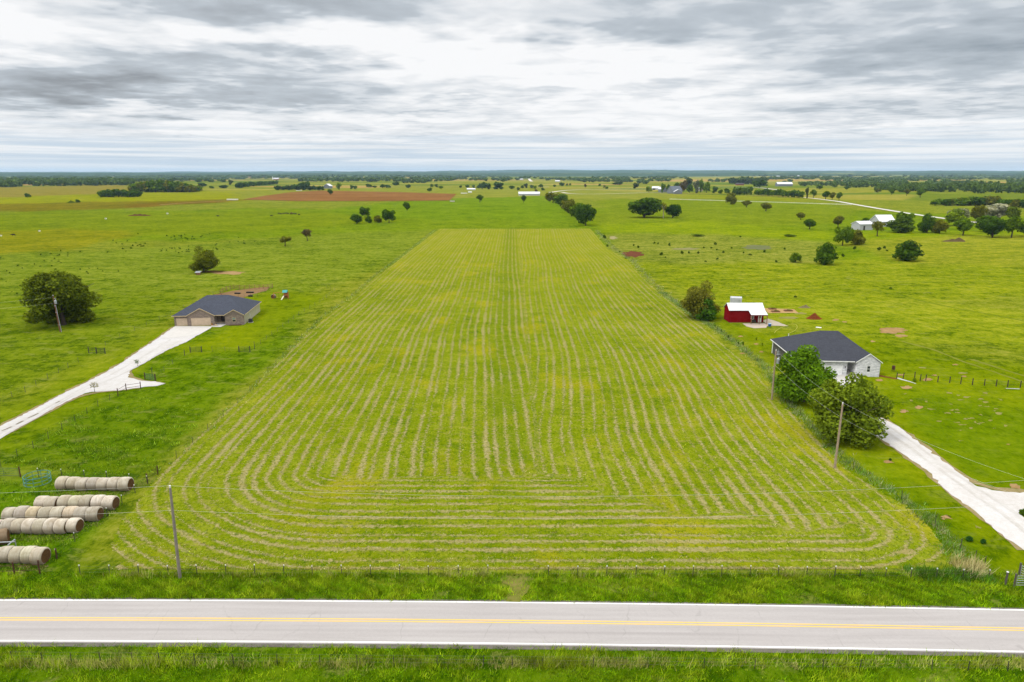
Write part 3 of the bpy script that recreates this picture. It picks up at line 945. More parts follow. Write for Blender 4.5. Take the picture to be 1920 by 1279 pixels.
def tree(l, r, top, base, kind, col, label, group=None, name='tree', cat='tree', parts=None, rz=None, bark=None, sink=.0):
    p, w, h = measure(l, r, top, base)
    crown, tm, V, tone = proto(kind)
    p.y += 0 if w < 3 else min(w * .12, 2)       # the visible foot is the near side of the crown
    rz = random.uniform(0, 6.28) if rz is None else rz
    px = base - top
    if parts is None:
        parts = px > 18
    if parts:
        root = empty(name, p, rz)
        c = link('crown', crown, root, (0, 0, -sink), 0, (w, w, h)); c.color = col
        k = link('trunk', tm, root, (0, 0, 0), 0, (w, w, h)); k.color = (.1, .08, .05, 1)
        if bark is not None:
            k.data = tm.copy(); k.data.materials[0] = bark
    else:
        key = 'whole_' + kind
        if key not in TREE_MATS:
            mb = trunk_mb(hash_name(kind), SPEC[kind][2], SPEC[kind][8], SPEC[kind][7], 3)
            n = len(V) // 4; base_i = len(mb.v)
            mb.v += [tuple(q) for q in V]
            mb.f += [tuple(base_i + 4 * i + j for j in range(4)) for i in range(n)]
            mb.mi += [1] * n
            me = bpy.data.meshes.new(key); me.from_pydata(mb.v, [], mb.f)
            me.materials.append(BARK); me.materials.append(LEAF)
            me.polygons.foreach_set('material_index', mb.mi)
            at_ = me.attributes.new('leaf_tone', 'FLOAT', 'POINT')
            at_.data.foreach_set('value', np.concatenate([np.zeros(base_i), np.repeat(tone, 4)]).astype(np.float32))
            TREE_MATS[key] = me
        root = link(name, TREE_MATS[key], None, p, rz, (w, w, h)); root.color = col
    return tag(root, label, cat, group)


# the big trees close by
tree(1452, 1571, 650, 757, 'large_round', (.105, .22, .010, 1), 'dense bright green tree covering the front of the white brick house', rz=.4)
tree(1519, 1674, 706, 832, 'large_bush', (.135, .200, .014, 1), 'wide yellowish green tree beside the white driveway, nearest tree to the road', rz=1.1)
tree(40, 183, 506, 612, 'large_wide', (.100, .140, .010, 1), 'broad dark green tree behind the reddish utility pole', rz=2.0)
tree(350, 409, 462, 512, 'large_airy', (.110, .140, .010, 1), 'round olive green tree with the small feeder under it', rz=.2)
tree(1277, 1356, 527, 599, 'large_airy', (.155, .170, .024, 1), 'airy olive tree at the fence line left of the red barn', rz=2.6)
tree(1300, 1345, 560, 602, 'low', (.048, .12, .012, 1), 'dark green bush growing under the airy olive tree by the red barn', name='bush', cat='bush')

# single trees in the middle distance
for row in [
    (518, 549, 441, 462, 'sparse', OLIVE, 'small thin flat-topped tree leaning left on the left pasture'),
    (563, 588, 427, 452, 'sparse', BROWN, 'half bare brownish tree widening upward on the left pasture'),
    (655, 682, 400, 419.5, 'round', DEEP, 'leftmost low round tree of the small dark grove before the ploughed field'),
    (673, 695, 386, 408, 'oval', DEEP, 'tall open-topped tree at the back of the small dark grove'),
    (683, 698, 405, 418.5, 'low', DEEP, 'low dark bush between the two halves of the small grove'),
    (699, 718, 404, 418, 'low', OLIVE, 'olive bush in the right half of the small grove'),
    (715, 743, 390, 418, 'oval', DEEP, 'tallest dark tree at the right end of the small grove'),
    (755, 771, 377, 395.5, 'oval', DEEP, 'lone conical dark tree just right of the small grove'),
    (892, 907.5, 364, 380, 'umbrella', MIDG, 'lone tree with bare trunk on the open meadow below the ploughed field corner'),
    (976, 987.5, 365, 380.5, 'umbrella', DEEP, 'lone dark tree standing in front of the long white poultry house'),
    (612, 625.6, 354, 366.4, 'umbrella', DEEP, 'lone dark tree standing inside the ploughed brown field'),
    (628.8, 641, 341, 355.4, 'tiny_tall', LIGHT, 'bright green tree between the grey barn and the ploughed field'),
    (893, 915, 340, 355, 'tiny_round', BLUEG, 'broad dark clump left of the tall tree behind the small white shed'),
    (922, 944, 339, 355, 'tiny_tall', BLUEG, 'tall dark tree right of the small white shed far away'),
    (1174, 1243, 367, 408.5, 'round', DEEP, 'large dark round tree of the pair on the middle meadow'),
    (1246, 1278, 380.5, 409, 'round', (.035, .085, .010, 1), 'smaller dark tree right of the bleached dead stem'),
    (1358, 1383, 361, 383.6, 'low', OLIVE, 'round olive tree in front of the white rail fence, leftmost of three'),
    (1390, 1411, 375, 389, 'umbrella', OLIVE, 'small flat olive tree just below the white rail fence, middle of three'),
    (1424, 1450, 379, 396.3, 'umbrella', OLIVE, 'flat-topped olive tree on the meadow, rightmost of three in a falling row'),
    (1492, 1512, 397.5, 412.6, 'umbrella', OLIVE, 'small olive tree just behind the darker green spreading tree'),
    (1505, 1533, 410, 430.3, 'umbrella', DEEP, 'dark green spreading tree on the right meadow'),
    (1560, 1585, 403.5, 427, 'umbrella', OLIVE, 'brownish olive tree left of the long white metal shed'),
    (1564, 1599, 421, 461, 'oval', MIDG, 'tall mid green tree of the close pair on the right pasture'),
    (1590, 1622, 431, 459.6, 'low', OLIVE, 'rounder olive tree on the right side of the close pair'),
    (1480, 1506, 474, 492.3, 'low', MIDG, 'low round bush on the right pasture, smallest of three in a line'),
    (1525, 1569, 455, 496.6, 'low', DEEP, 'egg shaped dark bush standing alone on the right pasture'),
    (1674, 1728, 451, 489.5, 'low', (.042, .092, .010, 1), 'wide two-lobed dark tree right of the egg shaped bush'),
    (1631, 1662, 411, 443.5, 'sparse', OLIVE, 'half bare tree in front of the white metal shed'),
    (1615, 1635, 408.5, 418, 'low', DEEP, 'dark bush showing behind the long white metal shed'),
    (1680, 1715, 394.5, 428, 'oval', MIDG, 'taller tree behind the clump beside the white barn'),
    (1662, 1712, 408, 437, 'low', (.062, .11, .012, 1), 'wide leafy tree hiding the right end of the white barn'),
    (1724, 1756, 400.5, 437, 'low', DEEP, 'dark tree right of the gap beside the white barn'),
    (1748, 1780, 412, 438, 'low', OLIVE, 'lower olive tree leaning against the dark one, right of the white barn'),
    (1772, 1813, 392, 424, 'low', LIGHT, 'bright light green tree below the small silvery one'),
    (1779, 1816, 388, 416, 'round', (.17, .20, .13, 1), 'small silvery tree behind the bright green one'),
    (1790, 1826, 408, 442, 'umbrella', MIDG, 'single green tree with a clear forked trunk in the farmyard row'),
    (1842, 1894, 378.5, 414, 'round', SILVER, 'pale silver leaved tree rising over the right farmyard'),
    (1819, 1850, 381, 416, 'oval', OLIVE, 'dark olive tree left of the silver leaved one'),
    (1886, 1915, 384.5, 416, 'round', (.10, .15, .012, 1), 'yellow green tree right of the silver leaved one'),
    (1829, 1872, 401.5, 436, 'round', DEEP, 'dark round tree behind the front row below the silver tree'),
    (1842, 1886, 406, 446, 'round', (.042, .092, .009, 1), 'broad dark green tree in the front row below the silver tree'),
    (1881, 1918, 403, 446, 'umbrella', MIDG, 'mid green tree right of the broad one in the farmyard front row'),
    (1906, 1950, 406, 444, 'round', DEEP, 'dark tree cut by the right picture edge in the farmyard row'),
]:
    tree(*row)

# the dead stem between the two dark trees
p, w, h = measure(1237, 1250, 378, 409)
root = empty('dead_tree', p)
mb = trunk_mb(5, .3, .42, .06, 7); link('trunk', mb.mesh('trunk', PALE_BARK, True), root, None, 0, (w, w, h))
V, tn = crown_quads(3, 160, 10, .35, .12, (.1, .16), 0, .3)
c = link('crown', quad_mesh('crown', V, LEAF, {'leaf_tone': tn}), root, None, 0, (w, w, h)); c.color = YELLOW
tag(root, 'pale half dead tree with bare bleached branches between two dark trees', 'tree')

# the hedgerow of six running away behind the hay field
for l, r, t, b, kd, c, lb in [
    (1022, 1052, 358.5, 381, 'oval', OLIVE, 'farthest olive tree at the head of the hedgerow behind the hay field'),
    (1036, 1066, 361, 387, 'round', MIDG, 'second tree from the far end of the hedgerow behind the hay field'),
    (1049, 1081, 371, 397.5, 'oval', OLIVE, 'third tree from the far end of the hedgerow behind the hay field'),
    (1056, 1087, 377, 406, 'round', (.085, .11, .013, 1), 'yellowish tree third from the near end of the hedgerow'),
    (1066, 1099, 377, 413, 'round', MIDG, 'tree just behind the nearest one in the hedgerow'),
    (1079, 1118, 379, 423.5, 'round', (.045, .098, .010, 1), 'nearest and largest green tree of the hedgerow behind the hay field')]:
    tree(l, r, t, b, kd, c, lb, 'hedgerow trees behind the hay field')

# small far trees one can tell apart
far_rows = [
    (45.5, 57.5, 361, 371, 'tiny_round', DEEP, 'lone round tree on the far left meadow'),
    (141, 150, 372.5, 380.2, 'tiny_low', DEEP, 'dark bush beside the grass covered mound far left'),
    (370, 388, 341, 349.6, 'tiny_low', BLUEG, 'wide dark bush right of the big far copse'),
    (392, 401.5, 348, 354, 'tiny_round', DEEP, 'small round tree right of the big far copse'),
    (410, 427, 345.5, 353.3, 'tiny_low', BLUEG, 'low spreading clump between the big copse and the slanting grove'),
    (427, 438, 336, 346.6, 'tiny_tall', (.06, .095, .03, 1), 'pale tall tree above the low spreading clump'),
    (655, 664, 346, 354.6, 'tiny_tall', DEEP, 'left one of two twin bushes beyond the ploughed field'),
    (662, 671, 347, 354.6, 'tiny_low', DEEP, 'right one of two twin bushes beyond the ploughed field'),
    (685, 698, 343.5, 352, 'tiny_round', BLUEG, 'bushy tree right of the twin bushes'),
    (697, 707, 347.5, 352, 'tiny_low', BLUEG, 'low bush touching the bushy tree past the twin bushes'),
    (711, 723, 344.5, 352.6, 'tiny_round', BLUEG, 'left tree of the pair above the middle of the ploughed field'),
    (721, 733.5, 345.5, 353, 'tiny_round', BLUEG, 'right tree of the pair above the middle of the ploughed field'),
    (735, 749.5, 340, 348.4, 'tiny_round', BLUEG, 'dark clump higher up behind the pair of trees'),
    (760, 770.5, 345, 353, 'tiny_round', BLUEG, 'double topped tree above the ploughed field'),
    (806, 813.5, 344, 351.3, 'tiny_round', DEEP, 'left one of two small trees over the right half of the ploughed field'),
    (814.5, 822, 344, 351.3, 'tiny_tall', BLUEG, 'right one of two small trees over the right half of the ploughed field'),
    (822, 832, 348, 353.6, 'tiny_low', DEEP, 'flat bush right of the two small trees'),
    (800, 810.5, 351, 359.3, 'tiny_round', DEEP, 'round tree close to the far edge of the ploughed field'),
    (860.5, 866.5, 347, 352.6, 'tiny_round', DEEP, 'tiny round tree left of the small white shed'),
    (872, 880.5, 346, 352.4, 'tiny_round', BLUEG, 'second tiny tree left of the small white shed'),
    (884, 891.5, 346, 353, 'tiny_tall', DEEP, 'small tree just above the small white shed'),
    (908, 923, 342, 355, 'tiny_tall', BLUEG, 'shorter tree joining the tall one behind the small white shed'),
    (935, 945, 349, 355.2, 'tiny_low', BLUEG, 'low bush at the foot of the tall far tree'),
    (954, 966, 347, 354.4, 'tiny_low', DEEP, 'rounded bush far left of the poultry house trees'),
    (968, 975, 350, 357.5, 'tiny_tall', DEEP, 'dark narrow tree above the left end of the poultry house'),
    (975, 983.5, 347, 353.6, 'tiny_round', BLUEG, 'round tree behind the poultry house'),
    (981, 991, 343, 352.5, 'tiny_tall', (.05, .075, .045, 1), 'greyish taller tree behind the poultry house'),
    (993, 1001, 346, 353.4, 'tiny_round', BLUEG, 'dark tree behind the right half of the poultry house'),
    (1000, 1007.5, 347.5, 354, 'tiny_low', MIDG, 'bright small bush behind the right end of the poultry house'),
    (1008, 1019.5, 344.5, 351.6, 'tiny_round', DEEP, 'broad dark tree beyond the short pale lane'),
    (1014, 1022, 351, 358, 'tiny_round', DEEP, 'small dark tree right of the poultry house roof'),
    (1002, 1008.5, 354, 359.6, 'tiny_low', BROWN, 'dry brown bush over the end of the poultry house'),
    (1037, 1043, 345.5, 350.6, 'tiny_low', DEEP, 'small bush left of the dark far clump'),
    (1048, 1059, 341, 349.4, 'tiny_round', BLUEG, 'dark far clump above the hedgerow'),
    (1060, 1066, 343.5, 348.6, 'tiny_round', BLUEG, 'left small tree right of the dark far clump'),
    (1066, 1071.5, 343, 348.4, 'tiny_round', DEEP, 'right small tree right of the dark far clump'),
    (1094.5, 1100.5, 344, 351.6, 'tiny_tall', BROWN, 'thin brown tree above the looping lane'),
    (1121, 1127.5, 344, 349.4, 'tiny_round', DEEP, 'round tree above the looping lane'),
    (1130, 1136, 346, 352.4, 'tiny_tall', OLIVE, 'olive tree above the looping lane'),
    (1134.5, 1141, 349, 354.2, 'tiny_low', DEEP, 'bush touching the looping lane'),
    (1147, 1170, 339.5, 346.4, 'tiny_low', BLUEG, 'long low clump left of the pale farm trees'),
    (1185, 1198, 341, 353.6, 'tiny_tall', (.07, .10, .025, 1), 'pale green tall tree left of the farmstead'),
    (1210, 1223.5, 347.5, 360.8, 'tiny_round', LIGHT, 'bright green tree at the left end of the farmstead'),
    (1237, 1248, 341, 362, 'tiny_tall', MIDG, 'green tree between the white farm sheds'),
    (1248.5, 1257.5, 343.5, 361, 'tiny_tall', DEEP, 'dark narrow tree left of the grey silo'),
    (1262, 1276, 341, 352, 'tiny_round', DEEP, 'dark tree behind the grey barn roof'),
    (1273, 1289, 335.5, 360.5, 'tiny_round', BROWN, 'brownish purple tree behind the grey farm barn'),
    (1284, 1298, 330, 352, 'tiny_tall', (.055, .085, .035, 1), 'tall bluish tree rising at the back of the farmstead'),
    (1286, 1301, 344, 361.5, 'tiny_round', DEEP, 'dark low tree in front of the tall bluish one'),
    (1298, 1313, 334.5, 362.5, 'tiny_tall', (.12, .15, .10, 1), 'grey green tree in the middle of the farmstead'),
    (1308.5, 1320, 332, 361, 'tiny_tall', MIDG, 'tall green tree in the middle of the farmstead'),
    (1317, 1333, 338.5, 361.6, 'tiny_round', MIDG, 'round green tree beside the cream farmhouse gable'),
    (1334, 1346, 347.5, 362.4, 'tiny_tall', DEEP, 'dark tree at the right end of the farmstead'),
    (1346, 1355.5, 353.5, 363.4, 'tiny_low', MIDG, 'small round tree right of the farmstead'),
    (1357.5, 1369.5, 351.5, 363.8, 'tiny_round', DEEP, 'round tree left of the long windbreak'),
    (1409, 1440, 335.5, 352, 'tiny_round', DEEP, 'dark bushy tree right of the tall pale grove'),
    (1467, 1476, 338, 342.6, 'tiny_low', BLUEG, 'small dark bush behind the long grey shed'),
    (1476, 1487, 335, 342, 'tiny_round', BLUEG, 'round dark tree behind the long grey shed'),
    (1509, 1516.5, 348, 372.4, 'tiny_tall', (.06, .08, .035, 1), 'thin tall tree where the lane meets the windbreak'),
    (1518, 1533, 354.5, 371.5, 'umbrella', MIDG, 'spreading tree just right of the end of the windbreak'),
    (1540, 1558, 357.5, 374, 'umbrella', DEEP, 'left dark tree of the three beside the gravel lane'),
    (1554, 1568, 359.5, 375, 'umbrella', OLIVE, 'olive middle tree of the three beside the gravel lane'),
    (1566.5, 1581, 359.5, 376, 'umbrella', MIDG, 'right green tree of the three beside the gravel lane'),
    (1530, 1545, 344, 355.2, 'tiny_round', MIDG, 'pale round tree on the far right meadow edge'),
    (1582.5, 1594.5, 348, 357, 'umbrella', DEEP, 'small dark tree on top of the far right meadow'),
    (1641.5, 1652, 353, 361.6, 'umbrella', OLIVE, 'first small olive tree of the four on the far right meadow'),
    (1666.5, 1678, 355, 365.4, 'umbrella', MIDG, 'second small tree of the four on the far right meadow'),
    (1694, 1707, 353, 367.4, 'umbrella', OLIVE, 'third tree of the four on the far right meadow'),
    (1717, 1735.5, 352, 370.6, 'umbrella', MIDG, 'largest tree of the four on the far right meadow'),
]
for row in far_rows:
    tree(*row)


def copse(n, xa, xb, topf, base, ws, kind, cols, label, group, depth=2.5):
    """a packed copse: its trees stand side by side, some behind others"""
    for k in range(n):
        f = (k + random.uniform(.2, .8)) / n
        x = xa + (xb - xa) * f
        b = base(f) if callable(base) else base
        b -= random.choice((0, .35, 1.0)) * depth * (0.3 + random.random())
        t = topf(f) + random.uniform(-1.2, 1.6)
        w = random.uniform(*ws)
        tree(x - w / 2, x + w / 2, min(t, b - 3), b, kind if isinstance(kind, str) else random.choice(kind), random.choice(cols), label, group, parts=False)


TR = ('tiny_round', 'tiny_low')
TT = ('tiny_tall', 'tiny_round')
copse(17, 186, 258, lambda f: 356 - 3 * math.sin(f * 3.14), 370, (14, 20), TR, [DEEP, MIDG, DEEP], 'dark leafy tree packed into the lower left copse', 'trees of the lower left copse', 1.5)
copse(46, 247, 374, lambda f: 346 - 11 * math.sin(min(1, f * 1.15) * 3.14) ** .7, 360.8, (15, 24), TR, [DEEP, MIDG, DEEP, OLIVE], 'leafy tree packed into the big domed copse on the far left', 'trees of the big domed copse', 3.5)
copse(16, 443, 521, lambda f: 341 - 3 * f, lambda f: 353.4 - 8 * f, (10, 15), TR, [BLUEG, DEEP], 'bluish dark tree of the slanting grove left of the grey barn', 'trees of the slanting grove', 1.0)
copse(20, 516, 606, lambda f: 345.5 + 2 * math.sin(f * 9) - (6 if .55 < f < .68 else 0), 357, (10, 15), TT, [BLUEG, DEEP, (.045, .08, .022, 1)], 'tree of the ragged shelter belt beside the grey barn', 'trees of the shelter belt', 1.0)
copse(12, 1376, 1409, lambda f: 349, lambda f: 365.2, (9, 13), TT, [DEEP, MIDG], 'tree of the short windbreak behind the black fence', 'trees of the short windbreak', .6)
copse(26, 1417, 1506, lambda f: 353 + 3 * f + 1.5 * math.sin(f * 21), lambda f: 366 + 5 * f, (9, 13), TT, [DEEP, MIDG], 'tree of the long windbreak behind the black fence', 'trees of the long windbreak', .6)
copse(22, 1369, 1436, lambda f: 331 + 2 * math.sin(f * 11), lambda f: 345.5, (11, 17), TT, [(.07, .115, .02, 1), (.055, .10, .02, 1)], 'tall pale green tree of the grove behind the windbreak', 'trees of the tall pale grove', 1.2)
copse(34, 1754, 1868, lambda f: 373 - 9 * f, 386.2, (16, 24), TR, [OLIVE, DEEP, MIDG], 'tree of the dense thicket above the silver tree', 'trees of the dense thicket', 3.0)
copse(16, 1872, 1935, lambda f: 371, 390, (16, 24), TR, [OLIVE, MIDG, DEEP], 'tree of the thicket along the right picture edge', 'trees of the right edge thicket', 3.0)

# ------------------------------------------------------------------ small weeds and bushes on the pastures
V, tn = crown_quads(21, 240, 9, .0, .24, (.16, .28), -.1)
WEED = quad_mesh('weed_bush', V, LEAF, {'leaf_tone': tn})


def weed(px, py, w, h, label, group, col=(.055, .105, .012, 1)):
    p = at(px, py); t = p.y / ray(px, py)[1]
    w = w / F * t
    o = link('weed_bush', WEED, None, p, random.uniform(0, 6), (w, w, h / F * t)); o.color = col
    tag(o, label, 'bush', group)


for px, py, w, h in [(1133, 449, 7, 9), (1138.5, 464, 5, 6), (1188, 462, 4, 4.5), (1196.5, 467, 5, 7), (1227, 458, 4, 5), (1234, 458.5, 4, 4), (1255, 463, 5, 7.5), (1240, 481, 7, 8.5), (1278.5, 478, 6, 8), (1291.5, 477, 4, 6.5),
                     (1309, 477.5, 5, 6.5), (1319.5, 467, 4, 5), (1333.5, 467, 5, 4), (1341, 461, 6, 7), (1344, 470, 4, 4), (1371.5, 467.5, 4, 4.5), (1356, 476, 5, 6), (1394, 476.5, 4, 5), (1406, 479.5, 8, 4), (1433, 474.5, 6, 6),
                     (1455, 493.5, 5, 6), (1323, 492, 6, 3.5), (1388, 446, 5, 4), (1471, 469.5, 5, 5.5), (1345, 488, 5, 5), (1248, 484, 4, 3), (1162, 474, 3, 4), (1173, 485.5, 5, 2.5)]:
    weed(px, py, w, h, 'small dark weed bush on the rough pasture behind the red barn', 'weed bushes on the rough pasture')
for px, py, w, h in [(1481, 444, 24, 4.5), (1308, 443, 26, 4)]:
    weed(px, py, w, h, 'long low dark green weed patch, %s' % ('below the dark spreading tree' if px > 1400 else 'below the pair of big dark trees'), None, (.075, .13, .012, 1))
for px, py, w, h in [(1648, 471, 9, 8), (1658, 468, 6, 7), (1580, 484, 6, 9), (1602, 470, 6, 9), (1663, 472, 5, 4)]:
    weed(px, py, w, h, 'small green bush between the dark bushes on the right pasture', 'small bushes on the right pasture', (.045, .09, .01, 1))
weed(1491, 559, 7, 5, 'small dark bush on open grass behind the garden beds', None)
weed(1670, 542, 7, 3.5, 'small dark bush beside the cattle path on the right', None)
wd = []
for (cx, cy, sx, sy, n) in [(345, 446, 60, 8, 20), (335, 470, 25, 7, 16), (240, 462, 40, 12, 16), (120, 480, 70, 10, 14), (60, 500, 60, 12, 10), (400, 470, 30, 10, 8), (180, 510, 60, 10, 6), (20, 520, 20, 10, 4), (450, 452, 30, 8, 6), (30, 545, 20, 12, 4)]:
    for _ in range(n):
        wd.append((cx + random.gauss(0, sx * .6), cy + random.gauss(0, sy * .5)))
for px, py in wd:
    if -30 < px < 560:
        weed(px, py, random.uniform(2.2, 4.5), random.uniform(1.8, 4.0), 'tiny dark weed clump scattered on the left pasture', 'weed clumps on the left pasture')

# planted saplings, shrubs by the drives
for px, py, w, h, lb in [(1340.5, 613.5, 3.4, 5.5, 'first small evergreen sapling below the red barn, nearest to it'), (1352.5, 623.5, 3.4, 7, 'second small evergreen sapling in the row below the red barn'), (1365.5, 634.5, 4, 7.5, 'third small evergreen sapling in the row below the red barn'),
                         (1384.5, 647.5, 4.4, 8, 'nearest small evergreen sapling of the row by the weedy fence'), (1418, 638, 4, 6.5, 'sapling standing alone left of the white brick house roof'), (1393, 647, 5, 7, 'thin bright leaved sapling beside the nearest evergreen'),
                         (1429, 649, 4, 7.5, 'thin sapling close to the grey house wall')]:
    p, w_, h_ = measure(px - w / 2, px + w / 2, py - h, py)
    crown, tm, _, _ = proto('tiny_tall')
    root = empty('sapling', p)
    c = link('crown', crown, root, (0, 0, 0), 0, (w_, w_, h_)); c.color = DEEP if 'evergreen' in lb else LIGHT
    link('trunk', tm, root, (0, 0, 0), 0, (w_, w_, h_ * .8))
    tag(root, lb, 'sapling')
for px, py, w, h, lb, cl in [(1817, 1014, 15, 9, 'left one of two low green shrubs on the lawn beside the white drive', (.03, .10, .02, 1)), (1843, 1019, 12, 9, 'right one of two low green shrubs on the lawn beside the white drive', (.03, .10, .02, 1)),
                             (1669, 864, 6, 4, 'tiny shrub in the round mulch bed by the drive', (.03, .08, .012, 1)), (1714, 716, 7, 8, 'light green shrub in front of the dark fence posts', LIGHT), (1917, 966, 14, 12, 'dark shrub in the grass island of the white drive', DEEP)]:
    p, w_, h_ = measure(px - w / 2, px + w / 2, py - h, py)
    crown, tm, _, _ = proto('low')
    root = empty('shrub', p, random.uniform(0, 6))
    c = link('crown', crown, root, None, 0, (w_, w_, h_)); c.color = cl
    link('trunk', tm, root, None, 0, (w_, w_, h_ * .6))
    tag(root, lb, 'shrub')
tree(251, 266, 672, 687, 'spindly', DEEP, 'thin young tree at the edge of the white gravel drive', name='young_tree', parts=True)
tree(168, 188, 713, 736, 'spindly', (.20, .21, .10, 1), 'pale spindly young tree at the bend of the white gravel drive', name='young_tree', parts=True)

# ------------------------------------------------------------------ distant woods (one mass each)


def woods(name, spots, seed, n=70):
    g = np.random.default_rng(seed)
    bank = []
    for k in range(5):
        V, tn = crown_quads(seed + k, n, 10, .02, .34, (.2, .3), -.1)
        bank.append((V, tn))
    Vs, Ts = [], []
    for (x, y, w, h, tone) in spots:
        V, tn = bank[g.integers(0, 5)]
        a = g.uniform(0, 6.28); c, s = math.cos(a), math.sin(a)
        z = float(hgt(x, y))
        Vs.append(np.stack([(V[:, 0] * c - V[:, 1] * s) * w + x, (V[:, 0] * s + V[:, 1] * c) * w + y, V[:, 2] * h + z - .4], -1))
        Ts.append(np.clip(tn * .7 + tone, 0, 1))
    o = link(name, quad_mesh(name, np.concatenate(Vs), LEAF, {'leaf_tone': np.concatenate(Ts)}))
    o.color = (.070, .125, .026, 1)
    return tag(o, None, None, None, 'stuff')


def band(spots, x0, x1, y0, y1, n, h=(11, 17), wpx=(7, 12), gaps=None):
    """trees strewn over a strip of the ground seen between two photo rows"""
    for _ in range(n):
        px = random.uniform(x0, x1)
        f = random.random()
        py = (y0(px) if callable(y0) else y0) * (1 - f) + (y1(px) if callable(y1) else y1) * f
        if gaps and any(a < px < b and c < py < d for a, b, c, d in gaps):
            continue
        p = at(px, py); t = p.y / ray(px, py)[1]
        hh = random.uniform(*h)
        w = max(hh * .7, random.uniform(*wpx) / F * t)
        spots.append((p.x, p.y, w, hh * (1.0 if w < 40 else 1.15), random.uniform(-.05, .3)))


sp = []
# left: a broad wood, its front edge stepping back to the right
band(sp, -60, 40, 351.5, 344, 70, (14, 21), (10, 16))
band(sp, 30, 250, lambda x: 350.5 - .012 * x, 340, 190, (13, 20), (9, 15))
band(sp, -80, 420, 342, 331, 420, (12, 19), (9, 15))
band(sp, 225, 460, 337.5, 331, 160, (12, 18), (9, 14))
band(sp, 420, 600, 335.5, 330.5, 130, (12, 18), (8, 13))
band(sp, -100, 900, 332, 327.5, 420, (14, 22), (9, 15))
band(sp, 560, 760, 341, 333, 190, (13, 19), (8, 13))
band(sp, 740, 850, 341, 332, 110, (12, 18), (8, 13), [(755, 775, 332, 337)])
woods('woods', sp, 100)
sp = []
band(sp, 840, 975, 338.5, 335, 60, (11, 16), (7, 11)); band(sp, 840, 960, 333, 330.5, 60, (11, 16), (7, 12))
band(sp, 900, 960, 341, 337, 16, (11, 15), (7, 10))
band(sp, 745, 800, 344, 341, 16, (11, 15), (7, 10))
band(sp, 975, 1010, 335, 331, 20, (11, 16), (7, 10)); band(sp, 1015, 1120, 339, 335.5, 60, (11, 16), (7, 11)); band(sp, 1090, 1185, 342, 338.5, 50, (11, 16), (7, 11))
band(sp, 980, 1500, 331, 328.6, 170, (14, 20), (8, 14)); band(sp, 1110, 1290, 336, 333, 50, (11, 15), (7, 11)); band(sp, 1130, 1180, 337, 334.5, 20, (11, 15), (7, 11))
band(sp, 1216, 1266, 333.6, 332.2, 30, (11, 15), (7, 11)); band(sp, 1218, 1255, 340.5, 338, 16, (11, 16), (7, 10)); band(sp, 1195, 1216, 345, 340, 14, (12, 16), (7, 10))
band(sp, 1330, 1366, 342, 338, 18, (11, 16), (7, 10)); band(sp, 1280, 1330, 328.6, 327.8, 20, (14, 20), (8, 12))
band(sp, 860, 1440, 328.8, 326.6, 120, (14, 20), (9, 15))
woods('woods', sp, 200)
sp = []
band(sp, 1440, 1560, 337, 333, 70, (12, 17), (8, 12)); band(sp, 1500, 1600, 349.5, 344, 60, (11, 16), (8, 12)); band(sp, 1560, 1700, 352, 340, 150, (12, 18), (8, 13)); band(sp, 1540, 1760, 340, 333, 150, (12, 18), (8, 12))
band(sp, 1690, 1830, 360.5, 349, 150, (12, 18), (9, 14)); band(sp, 1820, 1990, 363, 347, 150, (13, 20), (9, 15)); band(sp, 1740, 1830, 346, 341.5, 40, (12, 18), (8, 12)); band(sp, 1890, 1960, 345, 341, 30, (13, 22), (8, 12))
band(sp, 1740, 2000, 338, 332, 130, (12, 18), (8, 12)); band(sp, 1500, 2100, 331.5, 327.5, 260, (14, 22), (9, 15)); band(sp, 1640, 1700, 361, 354, 30, (11, 15), (8, 12))
woods('woods', sp, 300)

# ------------------------------------------------------------------ far hills at the horizon


def hills(name, y0, depth, base_h, amp, seed, mat, bump=0.0):
    xs = np.linspace(-23000, 23000, 700)
    g = np.random.default_rng(seed)
    prof = base_h + sum(amp / (k ** .8) * np.sin(xs / 23000 * math.pi * k * 1.7 + g.uniform(0, 6.28)) for k in range(1, 22)) * .35
    prof += g.normal(0, amp * .035, len(xs))
    prof = prof - 24 * np.exp(-((xs + 9000) / 5200) ** 2) * bump + bump * 22 * np.exp(-((xs - 3600) / 3800) ** 2)
    fs = np.linspace(0, 1, 9)
    X, Fz = np.meshgrid(xs, fs, indexing='xy')
    shape = np.sin(Fz * math.pi) ** .7
    Z = -14 + np.maximum(prof[None, :] + 14, 5) * shape + g.normal(0, 1.6, X.shape) * shape
    return structure(link(name, grid_mesh(name, X, y0 + Fz * depth, Z, mat)))


def hill_mat():
    m, nt = new_mat('wooded_hills')
    pos = nt.n('ShaderNodeNewGeometry').outputs['Position']
    a = nt.noise(nt.scale(pos, (1, .5, 4)), .0011, 5, .65)
    b = nt.noise(nt.scale(pos, (1, .5, 3)), .012, 4, .7)
    c = nt.mix(nt.mr(b, .3, .7), (.022, .045, .014), (.05, .085, .02))
    c = nt.mix(nt.mr(a, .60, .64, 0, .7), c, (.17, .19, .06))
    finish(nt, c, 1.0, None, spec=.05)
    return m


HM = hill_mat()
hills('hills', 9000, 2600, 38, 24, 4, HM)
hills('hills', 13500, 3500, 68, 34, 9, HM, 1.0)
hills('hills', 19000, 3500, 92, 40, 12, HM, .9)

# ------------------------------------------------------------------ tall grass and weeds


